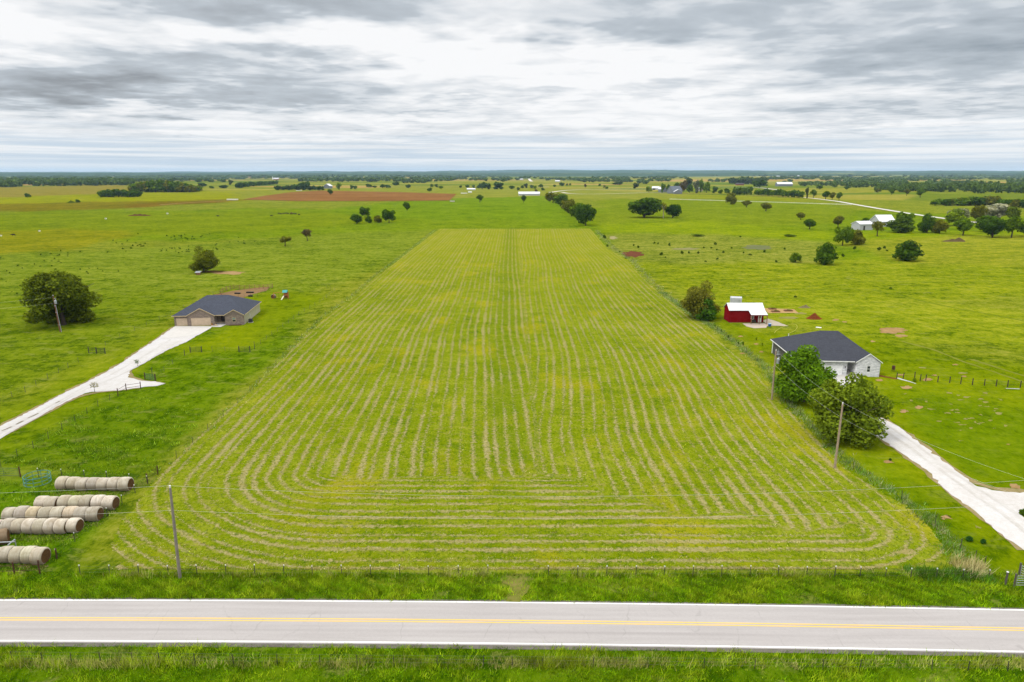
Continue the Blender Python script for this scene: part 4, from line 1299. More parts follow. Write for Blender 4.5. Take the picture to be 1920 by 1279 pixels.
def tufts(name, pts, hrange, cols, blades=5, spread=.16, width=.05, lean=.35, seed=1, gain=1.45):
    """grass: every blade a narrow triangle; pts (n,2) or (n,3)"""
    g = np.random.default_rng(seed)
    pts = np.asarray(pts); n = len(pts); N = n * blades
    base = np.repeat(pts[:, :2], blades, 0) + g.normal(0, spread, (N, 2))
    z = hgt(base[:, 0], base[:, 1]) + .02
    h = g.uniform(*hrange, N) * np.repeat(g.uniform(.6, 1.3, n), blades)
    a = g.uniform(0, 6.28, N); w = width * g.uniform(.6, 1.5, N)
    cols = np.array(cols)
    X_, Y_ = pts[:, 0], pts[:, 1]
    f1 = np.sin(X_ * .52 + 2.1 * np.sin(Y_ * .61 + seed)) + np.sin(Y_ * .83 + 1.7 * np.sin(X_ * .37)) + .9 * np.sin(X_ * 1.9 + Y_ * 1.3 + 1.5 * np.sin(Y_ * 2.3)) + g.normal(0, .8, n)
    rank = np.argsort(np.argsort(f1)) / n
    ci = np.repeat(np.minimum((rank * len(cols)).astype(int), len(cols) - 1), blades)
    swap = g.random(N) < .25
    ci[swap] = g.integers(0, len(cols), swap.sum())
    f2 = np.sin(X_ * .9 + 3 * np.sin(Y_ * .7)) * np.sin(Y_ * 1.7 + 2 * np.sin(X_ * .8)) + .6 * np.sin(X_ * 3.1 + 4 * Y_) + g.normal(0, .45, n)
    gain = gain * np.repeat(np.clip(1 + .30 * f2, .4, 1.7), blades)[:, None]
    h *= np.repeat(np.clip(1 + .22 * f1, .55, 1.6), blades)
    lx, ly = g.normal(.12, lean, N) * h, g.normal(-.05, lean, N) * h
    B = np.stack([base[:, 0], base[:, 1], z], -1)
    d = np.stack([np.cos(a) * w, np.sin(a) * w, np.zeros(N)], -1)
    h = np.maximum(h, .08); T = B + np.stack([lx, ly, h], -1)
    V = np.stack([B - d, B + d, T], 1).reshape(-1, 3)
    c = np.minimum(cols[ci] * g.uniform(.75, 1.5, N)[:, None] * gain, .8)
    return tag(link(name, quad_mesh(name, V, BLADE, {'blade_col': c}, 3)), None, None, None, 'stuff')


def strew(n, x0, x1, f0, f1, seed=0, thin=None):
    g = np.random.default_rng(seed)
    x = g.uniform(x0, x1, n); y = f0(x) + (f1(x) - f0(x)) * g.random(n)
    if thin is not None:
        k = thin(x, y, g); x, y = x[k], y[k]
    return np.stack([x, y], -1)


G1, G2, G3, G4, G5 = A(108, 144, 10), A(126, 158, 14), A(82, 118, 10), A(156, 174, 32), A(188, 184, 104)
fyN = at(960, 1080).y
patchy = lambda x, y, g: g.random(len(x)) < np.clip(.55 + .45 * np.sin(x * .45 + 2 * np.sin(y * .6)) * np.sin(y * .9 + x * .13), .18, 1)
gate_x = at(970, 1090).x
notgate = lambda x, y, g: patchy(x, y, g) & (g.random(len(x)) > .9 * np.exp(-((x - gate_x + .5 * np.sin(y * 2)) / 1.5) ** 4))
tufts('grass', strew(46000, -66, 70, lambda x: roady(x) + hw_n + .25, lambda x: np.full_like(x, fyN + .5), 1, notgate), (.13, .36), [G3, G1, G1, G2, G2, G4], 5, .15, .028, .45, 2, 1.85)
tufts('grass', strew(36000, -60, 62, lambda x: np.full_like(x, 44.0), lambda x: roady(x) - hw_s - .45, 3, patchy), (.13, .38), [G3, G1, G1, G2, G2, G4], 5, .15, .027, .45, 4, 1.8)
sfy = at(960, 1246).y
tufts('grass', strew(3400, -60, 62, lambda x: np.full_like(x, sfy - .5), lambda x: np.full_like(x, sfy + .5), 5, lambda x, y, g: g.random(len(x)) < .35 + .65 * (np.sin(x * .31) + np.sin(x * .13 + 1) > .1)), (.4, .85), [G5, A(176, 178, 92), G4], 5, .2, .025, .3, 6)
tufts('grass', strew(1600, -48, 62, lambda x: np.full_like(x, fyN - .25), lambda x: np.full_like(x, fyN + .25), 8), (.25, .6), [G1, G3, G4, G5], 5, .2, .028, .3, 9)
# paddocks on the left
pa = strew(30000, -118, -40, lambda x: np.full_like(x, 60.0), lambda x: np.full_like(x, 132.0), 11)
pol = wpoly([(-400, 1090), (75, 1084), (112, 1047), (205, 969), (255, 925), (285, 900), (640, 566), (600, 560), (300, 615), (250, 700), (320, 722), (230, 738), (150, 760), (0, 872), (-400, 1010)])
pa = pa[inside(pa[:, 0], pa[:, 1], pol)]
pa = pa[rng.random(len(pa)) < np.clip((126 - pa[:, 1]) / 46, 0, 1) * np.clip(.5 + .5 * np.sin(pa[:, 0] * .35 + np.sin(pa[:, 1] * .4) * 2) * np.sin(pa[:, 1] * .5), .12, 1)]
tufts('grass', pa, (.16, .42), [A(108, 150, 18), A(128, 162, 30), A(88, 128, 14), A(150, 176, 50)], 5, .22, .05, .45, 12)


def along(path, n, half, seed, world=False):
    g = np.random.default_rng(seed)
    W = [Vector(p) for p in (path if world else wpoly(path))]
    L = np.array([(b - a).length for a, b in zip(W, W[1:])])
    k = g.choice(len(L), n, p=L / L.sum()); f = g.random(n)
    P = np.array([[*(W[i].lerp(W[i + 1], t))] for i, t in zip(k, f)])
    T = np.array([[*((W[i + 1] - W[i]).normalized())] for i in k])
    return P + np.stack([-T[:, 1], T[:, 0]], -1) * g.normal(0, half, n)[:, None]


RF = [(1118, 432), (1150, 466), (1190, 492), (1206, 512), (1240, 548), (1300, 592), (1345, 618), (1400, 660), (1440, 694), (1462, 740), (1500, 776), (1548, 826), (1596, 876), (1680, 928), (1745, 976), (1780, 1010), (1800, 1050), (1830, 1078)]
tufts('tall_weeds', along(RF[4:], 2300, .7, 21), (.2, .6), [A(110, 140, 66), A(132, 150, 92), A(84, 124, 30), A(150, 150, 108), A(98, 134, 50)], 5, .3, .04, .4, 22, 2.0)
tufts('tall_weeds', along(RF[:6], 900, 1.2, 23), (.2, .5), [A(128, 148, 84), A(146, 156, 104), A(112, 140, 60), A(150, 148, 120)], 5, .3, .05, .4, 24, 2.0)
tufts('tall_weeds', along([(1836, 1062), (1796, 1068)], 200, .8, 25), (.5, 1.25), [A(190, 176, 116), A(170, 160, 92), A(206, 194, 140)], 6, .2, .03, .35, 26)
tufts('tall_weeds', along([(1860, 1082), (1700, 1076)], 400, .7, 27), (.3, .8), [A(120, 152, 70), A(96, 150, 30), A(80, 120, 20)], 6, .2, .04, .35, 28)
LF = [(277, 906), (296, 890), (390, 808), (469, 735), (544, 657), (610, 590), (660, 556), (700, 520), (760, 475), (815, 432)]
tufts('tall_weeds', along(LF, 900, .4, 29), (.15, .4), [A(132, 150, 88), A(110, 142, 50), A(88, 130, 26), A(150, 160, 110)], 5, .3, .04, .4, 30, 2.0)

# stubble tufts and loose straw standing up from the near part of the mown field
NS = 60000
gi = rng.integers(0, int(np.searchsorted(hy, 135)), NS); gj = rng.integers(0, len(u) - 1, NS)
fx, fy = rng.random(NS), rng.random(NS)
mx = HX[gi, gj] * (1 - fx) + HX[gi, gj + 1] * fx; my = HYg[gi, gj] * (1 - fy) + HYg[gi + 1, gj] * fy
sw = swath[gi, gj] * (1 - fx) + swath[gi, gj + 1] * fx
inrow = np.abs((sw / 1.86) % 1 - .5) < .2
near = rng.random(NS) < np.clip((140 - my) / 60, 0, 1)
tufts('straw', np.stack([mx, my], -1)[inrow & near & (rng.random(NS) < .5)], (.03, .11), [A(196, 180, 112), A(214, 200, 146), A(170, 156, 84)], 4, .16, .05, 1.2, 41, 1.3)
tufts('grass', np.stack([mx, my], -1)[~inrow & near & (rng.random(NS) < .45)], (.04, .13), [A(120, 150, 20), A(146, 168, 34), A(92, 126, 14), A(170, 180, 60)], 4, .18, .04, .8, 42, 1.6)
for k_, (a_, b_) in enumerate([((100, 926), (245, 926)), ((64, 962), (218, 962)), ((0, 984), (188, 985)), ((-20, 1009), (148, 1008)), ((-40, 1065), (88, 1064))]):
    tufts('straw', along([a_, b_], 160, .3, 50 + k_), (.05, .2), [A(190, 172, 120), A(150, 130, 80), A(110, 140, 40)], 5, .2, .03, .9, 60 + k_)

# ------------------------------------------------------------------ building materials


def brick(name, c1, c2, mortar, streak=0.0, sc=1.0):
    m, nt = new_mat(name)
    pos = nt.n('ShaderNodeTexCoord').outputs['Object']
    s = nt.n('ShaderNodeSeparateXYZ', {0: pos})
    uv = nt.n('ShaderNodeCombineXYZ', {0: nt.m('ADD', s.outputs[0], s.outputs[1]), 1: s.outputs[2], 2: 0.0}).outputs[0]
    b = nt.n('ShaderNodeTexBrick', {'Vector': uv, 'Color1': c1 + (1,), 'Color2': c2 + (1,), 'Mortar': mortar + (1,), 'Scale': 1.0, 'Mortar Size': .012, 'Bias': .1, 'Brick Width': .42 * sc, 'Row Height': .16 * sc})
    n = nt.noise(nt.scale(uv, (1.0, 2.6, 1)), 1.1, 5, .7, .4)
    c = nt.mix(nt.mr(n, .34, .66, 0, .6 + streak), b.outputs[0], tuple(v * .62 for v in c2))
    n2 = nt.noise(nt.scale(uv, (1, 2.2, 1)), .8, 4, .7)
    c = nt.mix(nt.mr(n2, .5, .72, 0, .6), c, c1)
    finish(nt, c, .95, b.outputs[1], .02, .5, .1)
    return m


def siding(name, col, vertical=False, pitch=.22):
    m, nt = new_mat(name)
    pos = nt.n('ShaderNodeTexCoord').outputs['Object']
    s = nt.n('ShaderNodeSeparateXYZ', {0: pos})
    u = nt.m('ADD', s.outputs[0], s.outputs[1]) if vertical else s.outputs[2]
    fr = nt.m('FRACT', nt.m('DIVIDE', u, pitch))
    n = nt.noise(pos, 1.4, 4, .6)
    c = nt.mix(nt.mr(n, .35, .65), tuple(v * .9 for v in col), tuple(min(.85, v * 1.06) for v in col))
    c = nt.mix(nt.mr(fr, .0, .12, .4, 0), c, tuple(v * .5 for v in col))
    finish(nt, c, .6, fr, .03, .7, .25 if col[0] > .3 else .1)
    return m


def shingle(name, col):
    m, nt = new_mat(name)
    pos = nt.n('ShaderNodeTexCoord').outputs['Object']
    s = nt.n('ShaderNodeSeparateXYZ', {0: pos})
    uv = nt.n('ShaderNodeCombineXYZ', {0: nt.m('ADD', s.outputs[0], nt.m('MULTIPLY', s.outputs[1], .73)), 1: nt.m('MULTIPLY', s.outputs[2], 2.0), 2: 0.0}).outputs[0]
    b = nt.n('ShaderNodeTexBrick', {'Vector': uv, 'Color1': tuple(v * 1.12 for v in col) + (1,), 'Color2': tuple(v * .84 for v in col) + (1,), 'Mortar': tuple(v * .55 for v in col) + (1,), 'Scale': 1.0, 'Mortar Size': .012, 'Brick Width': .5, 'Row Height': .24})
    n = nt.noise(pos, .5, 5, .65); f = nt.noise(pos, 6, 3, .7)
    c = nt.mix(nt.mr(n, .35, .65, 0, .3), b.outputs[0], tuple(v * 1.25 for v in col))
    c = nt.mix(nt.mr(f, .4, .65, 0, .35), c, tuple(v * .6 for v in col))
    finish(nt, c, .95, f, .02, .4, .15)
    return m


BR_TAN = brick('tan_grey_brick', (.36, .285, .23), (.22, .17, .14), (.42, .36, .31))
BR_WHITE = brick('whitewashed_brick', (.84, .84, .84), (.54, .545, .56), (.84, .84, .83), .0, 1.15)
SIDE_CREAM = siding('cream_siding', (.42, .39, .27))
SIDE_GREY = siding('grey_siding', A(122, 122, 110))
ROOF_SLATE = shingle('slate_grey_shingles', (.050, .056, .074))
ROOF_DARK = shingle('charcoal_shingles', (.044, .047, .058))
TRIM_TAN, TRIM_WHITE = plain('tan_trim', (.46, .36, .22), .6, .1), plain('white_trim', (.74, .74, .72), .5, .08)
DOOR_TAN, DOOR_WHITE = siding('tan_garage_panels', (.52, .40, .29), False, .54), siding('white_garage_panels', (.78, .78, .78), False, .54)
DARKWOOD = plain('dark_front_door', (.035, .025, .02), .5)
m, nt = new_mat('window_glass'); finish(nt, (.035, .045, .05), .06, None, spec=.6); GLASS = m
m, nt = new_mat('pale_window_glass'); finish(nt, (.20, .26, .25), .1, None, spec=.6); GLASS_PALE = m
RED_METAL = siding('dark_red_metal', (.21, .007, .009), True, .3)
ROOF_WHITE = siding('white_roof_metal', (.60, .61, .63), True, .6)
WALL_WHITE = siding('white_wall_metal', (.44, .45, .46), True, .5)
WALL_GREY = siding('grey_wall_metal', (.22, .24, .26), True, .5)
ROOF_GREY = siding('grey_roof_metal', (.16, .18, .21), True, .6)
WOOD = plain('raw_wood', (.21, .105, .045), .85, .3, 4)
RUST = plain('rusty_steel', (.075, .034, .020), .9, .35, 6)
RED_STEEL = plain('red_oxide_steel', (.24, .095, .062), .8, .3, 6)
DARK_STEEL = plain('dark_steel', (.045, .042, .032), .7, .3, 6)
GREEN_PIPE = plain('green_painted_pipe', (.035, .095, .055), .5, .2, 4)
TEAL_PIPE = plain('teal_painted_pipe', (.06, .20, .17), .5, .2, 4)
GALV = plain('galvanised_steel', (.36, .38, .40), .45, .15, 3, .5, .4)
BLACK = plain('black_plastic', (.012, .012, .013), .6)
WHITE_TIP = plain('white_tip_paint', (.62, .61, .58), .6, .1)
POLE_WOOD = plain('weathered_pole_wood', (.20, .175, .145), .9, .25, 2.2)
POLE_TAN = plain('tan_pole_wood', (.33, .25, .175), .9, .25, 2.2)
POLE_RED = plain('treated_red_pole_wood', (.17, .075, .040), .9, .25, 2.2)
WIRE = plain('aluminium_wire', (.50, .50, .44), .5, .05, 1)
FWIRE = plain('fence_wire', (.10, .10, .08), .6, .05, 1)


def hip(mb, x0, x1, y0, y1, ze, rx0, rx1, ry, zr, drop=.2):
    a, b, c, d = (x0, y0, ze), (x1, y0, ze), (x1, y1, ze), (x0, y1, ze)
    p, q = (rx0, ry, zr), (rx1, ry, zr)
    mb.face([a, b, q, p]); mb.face([b, c, q]); mb.face([c, d, p, q]); mb.face([d, a, p])
    lo = [(x, y, ze - drop) for x, y, _ in (a, b, c, d)]
    for i in range(4):
        u, v = (a, b, c, d)[i], (a, b, c, d)[(i + 1) % 4]
        mb.face([u, lo[i], lo[(i + 1) % 4], v])
    mb.face(lo[::-1])


def chevron(mb, gx, hw, ze, za, y0, y1, th=.2, mi=0):
    mb.prism([(gx - hw, y0, ze), (gx, y0, za), (gx + hw, y0, ze), (gx + hw, y0, ze - th), (gx, y0, za - th), (gx - hw, y0, ze - th)], (0, y1 - y0, 0), mi)


def wall_panel(mb, x0, x1, y, z0, z1, holes, th=.2, mi=0):
    """front wall (facing -y) as strips round rectangular openings (hx0,hx1,hz0,hz1), left to right"""
    cur = x0
    for hx0, hx1, hz0, hz1 in sorted(holes):
        if hx0 > cur:
            mb.box(cur, hx0, y, y + th, z0, z1, mi)
        if hz0 > z0:
            mb.box(hx0, hx1, y, y + th, z0, hz0, mi)
        if hz1 < z1:
            mb.box(hx0, hx1, y, y + th, hz1, z1, mi)
        cur = hx1
    if cur < x1:
        mb.box(cur, x1, y, y + th, z0, z1, mi)


def window(parent, x0, x1, y, z0, z1, fmat, gmat=None, side=None):
    """front window; side=(x,) puts it in a wall facing +x or -x"""
    M = None
    if side is not None:
        M = Matrix.Translation((side[0], 0, 0)) @ Matrix.Rotation(R(90 * side[1]), 4, 'Z')
    mb = MB(); f = .09
    for b in ((x0, x0 + f, z0, z1), (x1 - f, x1, z0, z1), (x0 + f, x1 - f, z0, z0 + f), (x0 + f, x1 - f, z1 - f, z1), (x0 + f, x1 - f, (z0 + z1) / 2 - .04, (z0 + z1) / 2 + .04)):
        mb.box(b[0], b[1], y - .04, y + .06, b[2], b[3], 0, M)
    w = mb.build('window', fmat, parent)
    mb = MB(); zc = (z0 + z1) / 2
    mb.box(x0 + f, x1 - f, y + .01, y + .04, z0 + f, zc - .04, 0, M)
    mb.build('lower_sash', GLASS, w)
    mb = MB(); mb.box(x0 + f, x1 - f, y + .012, y + .042, zc + .04, z1 - f, 0, M)
    mb.build('upper_sash', gmat or GLASS, w)
    return w


# ------------------------------------------------------------------ the house on the left
p = at(328, 611.5)
H = tag(empty('house', p, R(7)), 'tan brick house with dark slate hip roof and two cream garage doors', 'house')
W_, D_, ZE = 18.9, 19.2, 2.75
mb = MB()
wall_panel(mb, 0, 3.7, 0, 0, ZE, [(.45, 3.45, 0, 2.2)])
wall_panel(mb, 3.7, 10.9, -.5, 0, ZE, [(4.6, 10.0, 0, 2.3)])
mb.box(3.7, 3.9, -.3, .2, 0, ZE)
mb.box(0, .2, .2, 6.5, 0, ZE)
mb.box(10.7, 10.9, -.3, 2.2, 0, ZE)                  # porch side
wall_panel(mb, 10.9, 13.9, 2.2, 0, ZE, [(12.0, 13.0, .25, 2.4)])
wall_panel(mb, 13.9, W_, -.6, 0, ZE, [(15.75, 16.85, .85, 2.25)])
mb.box(13.9, 14.1, -.4, 2.2, 0, ZE); mb.box(W_ - .2, W_, -.4, .25, 0, ZE)
mb.prism([(3.7, -.5, ZE), (7.3, -.5, ZE + 2.1), (10.9, -.5, ZE)], (0, .2, 0))
mb.prism([(13.9, -.6, ZE), (16.4, -.6, ZE + 1.5), (W_, -.6, ZE)], (0, .2, 0))
mb.build('brick_wall', BR_TAN, H)
mb = MB()
mb.box(W_ - .2, W_, .25, D_, 0, ZE); mb.box(.2, W_ - .2, D_ - .2, D_, 0, ZE); mb.box(0, .2, 6.5, D_, 0, ZE)
mb.build('siding_wall', SIDE_CREAM, H)
mb = MB()
hip(mb, -.45, W_ + .45, -.4, D_ + .45, ZE + .22, 6.6, 12.6, 9.4, 7.05)
chevron(mb, 7.3, 3.95, ZE + .16, ZE + 2.36, -.7, 5.4)
chevron(mb, 16.4, 2.85, ZE + .16, ZE + 1.76, -.8, 4.2)
roof = mb.build('roof', ROOF_SLATE, H)
mb = MB(); chevron(mb, 7.3, 3.98, ZE + .15, ZE + 2.35, -.75, -.702, .24); chevron(mb, 16.4, 2.88, ZE + .15, ZE + 1.75, -.85, -.802, .24)
mb.box(-.48, 3.3, -.47, -.402, ZE + .02, ZE + .2); mb.box(11.3, 13.5, -.46, -.402, ZE + .02, ZE + .2); mb.box(W_ + .452, W_ + .5, -.4, D_ + .45, ZE + .02, ZE + .21)
mb.build('fascia', TRIM_TAN, roof)
for i, x in enumerate((8.2, 10.4)):
    mb = MB(); mb.tube([(x, 10.6, 6.2), (x, 10.6, 7.0)], .07, 7); mb.build('vent_pipe', BLACK, roof)
mb = MB(); mb.box(.5, 3.5, .06, .12, 0, 2.18); mb.build('garage_door', DOOR_TAN, H)
mb = MB(); mb.box(4.65, 9.95, -.44, -.38, 0, 2.28); mb.build('garage_door', DOOR_TAN, H)
mb = MB(); mb.box(12.05, 12.95, 2.26, 2.32, .25, 2.38)
d = mb.build('front_door', DARKWOOD, H); mb = MB(); mb.tube([(12.85, 2.2, 1.3), (12.85, 2.27, 1.3)], .04, 6); mb.build('handle', GALV, d)
mb = MB(); mb.box(10.9, 13.9, -.1, 2.2, 0, .22); mb.box(11.2, 13.4, -.55, -.1, 0, .12); mb.build('porch_step', CONCRETE, H)
mb = MB(); mb.box(11.0, 13.85, .0, .06, .75, .83); mb.box(11.0, 11.06, .0, .06, .22, .83); mb.box(12.4, 12.46, .0, .06, .22, .83); mb.build('porch_rail', TRIM_TAN, H)
window(H, 15.78, 16.82, -.55, .88, 2.22, TRIM_TAN, GLASS_PALE)
window(H, 6.2, 6.9, .0, 1.0, 2.0, TRIM_WHITE, None, (W_ + .02, 1))
mb = MB(); mb.box(15.0, 18.3, -1.3, -.62, .0, .12); mb.build('flower_bed', soil('mulch', (.05, .022, .016), (.09, .04, .03), 3), H)
# things beside the house


def local(Hh, x, y, z=0):
    a = Hh.rotation_euler.z; c, s = math.cos(a), math.sin(a)
    return Vector((Hh.location.x + c * x - s * y, Hh.location.y + s * x + c * y, Hh.location.z + z))


q = empty('air_conditioner', local(H, W_ + 1.1, 2.6), R(7))
mb = MB(); mb.box(-.5, .5, -.5, .5, .08, 1.0); k = mb.build('cabinet', plain('dark_grey_metal', (.05, .05, .055), .6), q)
mb = MB()
for z in (.25, .45, .65, .85):
    mb.box(-.52, .52, -.52, .52, z, z + .05)
mb.build('louvre', BLACK, q)
mb = MB(); mb.tube([(0, 0, 1.0), (0, 0, 1.05)], [.4, .4], 14); mb.build('fan_grille', BLACK, q)
mb = MB(); mb.box(-.65, .65, -.65, .65, 0, .08); mb.build('pad', CONCRETE, q)
tag(q, 'dark air conditioner unit on a small pad beside the cream siding', 'air conditioner')
q = empty('planter', local(H, 10.25, -.6)); mb = MB(); mb.tube([(0, 0, 0), (0, 0, .5)], [.22, .32], 10); mb.build('pot', plain('terracotta', (.42, .20, .07), .8), q)
V, tn = crown_quads(55, 60, 5, .0, .3); c = link('foliage', quad_mesh('foliage', V, LEAF, {'leaf_tone': tn}), q, (0, 0, .45), 0, (.6, .6, .4)); c.color = (.30, .22, .05, 1)
tag(q, 'orange flower pot beside the wide garage door', 'planter')
q = empty('boulder', local(H, 11.4, -1.2)); mb = MB(); mb.tube([(-.35, 0, .12), (-.1, .05, .26), (.25, 0, .15), (.4, .02, .05)], [.1, .3, .26, .08], 9); mb.build('rock', plain('pale_rock', (.40, .30, .18), .9, .3), q)
tag(q, 'pale rock at the edge of the front walk by the porch', 'rock')

# ------------------------------------------------------------------ the house on the right
p = at(1492, 703.5)
p = Vector((61.1, 140.4, 0))
H2 = tag(empty('house', p, R(-4.3)), 'whitewashed brick house with charcoal hip roof, behind the bright green tree', 'house')
W2, D2, ZE = 16.7, 18.3, 3.05
mb = MB()
wall_panel(mb, 0, 10.2, 0, 0, ZE, [(.8, 3.6, 0, 2.3), (4.4, 9.4, 0, 2.3)])
mb.box(10.0, 10.2, .2, 3.2, 0, ZE); wall_panel(mb, 10.2, 11.9, 3.2, 0, ZE, [(10.55, 11.5, .55, 2.6)])
wall_panel(mb, 11.9, W2, -.55, 0, ZE, [(14.0, 14.85, .95, 2.4)])
mb.box(11.9, 12.1, -.35, 3.2, 0, ZE); mb.box(W2 - .2, W2, -.35, 1.0, 0, ZE)
mb.prism([(11.9, -.55, ZE), (14.3, -.55, ZE + 1.85), (W2, -.55, ZE)], (0, .2, 0))
mb.build('brick_wall', BR_WHITE, H2)
mb = MB(); mb.box(0, .2, .2, D2, 0, ZE); mb.box(.2, W2, D2 - .2, D2, 0, ZE); mb.box(W2 - .2, W2, 1.0, D2 - .2, 0, ZE)
mb.build('siding_wall', SIDE_GREY, H2)
mb = MB()
hip(mb, -.45, W2 + .1, -.45, D2 + .45, ZE + .25, 7.2, 11.2, 9.3, 7.65)
chevron(mb, 14.3, 2.7, ZE + .14, ZE + 2.06, -.72, 6.0)
roof = mb.build('roof', ROOF_DARK, H2)
mb = MB(); chevron(mb, 14.3, 2.73, ZE + .13, ZE + 2.05, -.78, -.722, .2)
mb.box(-.5, 11.5, -.51, -.452, ZE + .03, ZE + .23); mb.box(-.51, -.452, -.45, D2 + .45, ZE + .03, ZE + .23)
mb.build('fascia', TRIM_WHITE, roof)
for x, y, z in ((5.2, 8.4, 6.6), (6.0, 7.6, 6.5)):
    mb = MB(); mb.tube([(x, y, z - .6), (x, y, z)], .08, 7); mb.build('vent_pipe', DARK_STEEL, roof)
for x, y in ((3.0, 15.4), (5.6, 13.4)):
    mb = MB(); mb.tube([(x, y + 1.4, 4.0), (x, y + 1.4, 5.6 if x > 4 else 5.1)], .07, 7); mb.build('vent_pipe', TRIM_WHITE, roof)
mb = MB(); mb.box(4.45, 9.35, .08, .14, 0, 2.28); mb.build('garage_door', DOOR_WHITE, H2)
mb = MB(); mb.box(.85, 3.55, .08, .14, 0, 2.28); mb.build('garage_door', DOOR_WHITE, H2)
mb = MB(); mb.box(10.6, 11.45, 3.26, 3.32, .55, 2.58); d = mb.build('front_door', DARKWOOD, H2)
mb = MB(); mb.tube([(11.35, 3.2, 1.5), (11.35, 3.27, 1.5)], .04, 6); mb.build('handle', GALV, d)
for k in range(3):
    mb = MB(); mb.box(10.22, 11.88, .4 + .9 * k, 3.18, .005 + .17 * k, .17 * (k + 1)); mb.build('step', CONCRETE, H2)
window(H2, 14.03, 14.82, -.50, .98, 2.38, TRIM_WHITE)
mb = MB(); mb.box(9.72, 9.86, -.12, 0, 1.75, 2.05); mb.build('wall_lamp', BLACK, H2)
mb = MB()
ring = [(0 + .0, 5.9 + math.cos(t) * .36, 2.1 + math.sin(t) * .5) for t in [math.pi / 8 + math.pi / 4 * k for k in range(8)]]
for a, b in zip(ring, ring[1:] + ring[:1]):
    mb.tube([(-.04, a[1], a[2]), (-.04, b[1], b[2])], .07, 5)
w = mb.build('window', TRIM_WHITE, H2); mb = MB(); mb.prism([(-.02, y, z) for _, y, z in ring], (.03, 0, 0)); mb.build('pane', SIDE_GREY, w)
mb = MB(); mb.box(-.06, .0, D2 - .35, D2 + .02, 0, ZE); mb.build('corner_board', TRIM_WHITE, H2)
q = empty('electric_meter', local(H2, -.25, 12.6)); mb = MB(); mb.box(-.2, .24, -.3, .3, .9, 1.9); mb.build('meter_box', GALV, q); mb = MB(); mb.tube([(0, 0, 1.9), (0, 0, 2.9)], .05, 6); mb.build('conduit', GALV, q)
tag(q, 'grey meter box on the grey side wall of the white brick house', 'meter box')

# ------------------------------------------------------------------ the red barn
p = Vector((62.55, 192.5, 0))
B = tag(empty('barn', p), 'small dark red metal barn with a white roof and a porch on its right half', 'barn')
mb = MB(); EZ, RZ, BD, BW = 3.65, 5.25, 4.9, 9.9
wall_panel(mb, 0, BW, 0, .12, EZ, [(6.25, 7.15, 1.0, 2.35), (8.35, 9.35, .12, 2.45)], .12)
mb.box(0, .12, .12, BD, .12, EZ); mb.box(BW - .12, BW, .12, BD, .12, EZ); mb.box(.12, BW - .12, BD - .12, BD, .12, EZ)
for x in (0, BW - .12):
    mb.prism([(x, 0, EZ), (x, BD / 2, RZ - .05), (x, BD, EZ)], (.12, 0, 0))
mb.build('wall', RED_METAL, B)
mb = MB()
th = .1


def slab(mb, pts, th):
    mb.prism(pts, (0, 0, -th))


slab(mb, [(-.25, -.25, EZ + .02), (BW + .2, -.25, EZ + .02), (BW + .2, BD / 2, RZ + .12), (-.25, BD / 2, RZ + .12)], th)
slab(mb, [(-.25, BD / 2 + .002, RZ + .12), (BW + .2, BD / 2 + .002, RZ + .12), (BW + .2, BD + .25, EZ + .02), (-.25, BD + .25, EZ + .02)], th)
roof = mb.build('roof', ROOF_WHITE, B)
mb = MB(); slab(mb, [(5.35, -2.6, 2.85), (BW + .2, -2.6, 2.85), (BW + .2, -.252, EZ + .02), (5.35, -.252, EZ + .02)], th); mb.build('porch_roof', ROOF_WHITE, B)
mb = MB(); mb.box(5.4, BW + .15, -2.56, -2.44, 2.55, 2.74); mb.build('porch_beam', RED_METAL, B)
for x in (5.55, 7.85, 10.0):
    mb = MB(); mb.box(x - .08, x + .08, -2.58, -2.42, .08, 2.55); mb.build('porch_post', WOOD, B)
mb = MB(); mb.box(0, BW, .0, .1, -.02, .12); mb.build('sill_board', WOOD, B)
window(B, 6.27, 7.13, .02, 1.02, 2.33, TRIM_WHITE)
mb = MB(); mb.box(8.37, 9.33, .03, .09, .12, 2.43); d = mb.build('door', TRIM_WHITE, B); mb = MB(); mb.box(8.6, 9.1, .0, .03, 1.3, 2.2); mb.build('pane', GLASS, d)
q = empty('bench', local(B, 7.0, -.5)); mb = MB(); mb.box(-.7, .7, -.25, .25, .38, .45); mb.build('seat', DARK_STEEL, q); mb = MB(); mb.box(-.7, .7, .22, .28, .45, .95); mb.build('backrest', DARK_STEEL, q)
for x in (-.6, .6):
    mb = MB(); mb.box(x - .04, x + .04, -.22, .25, .05, .38); mb.build('leg', DARK_STEEL, q)
tag(q, 'dark bench under the window on the red barn porch', 'bench')
p = at(1443, 612); q = empty('tub', p); mb = MB(); mb.tube([(0, 0, .02), (0, 0, .75)], [.36, .46], 14); mb.build('bucket', plain('blue_plastic', (.02, .09, .28), .4), q)
mb = MB(); mb.tube([(0, 0, .75), (0, 0, .83)], [.5, .42], 14); mb.build('lid', plain('pale_blue_plastic', (.25, .38, .55), .4), q)
tag(q, 'blue plastic tub with pale lid on the grass beside the barn patio', 'tub')

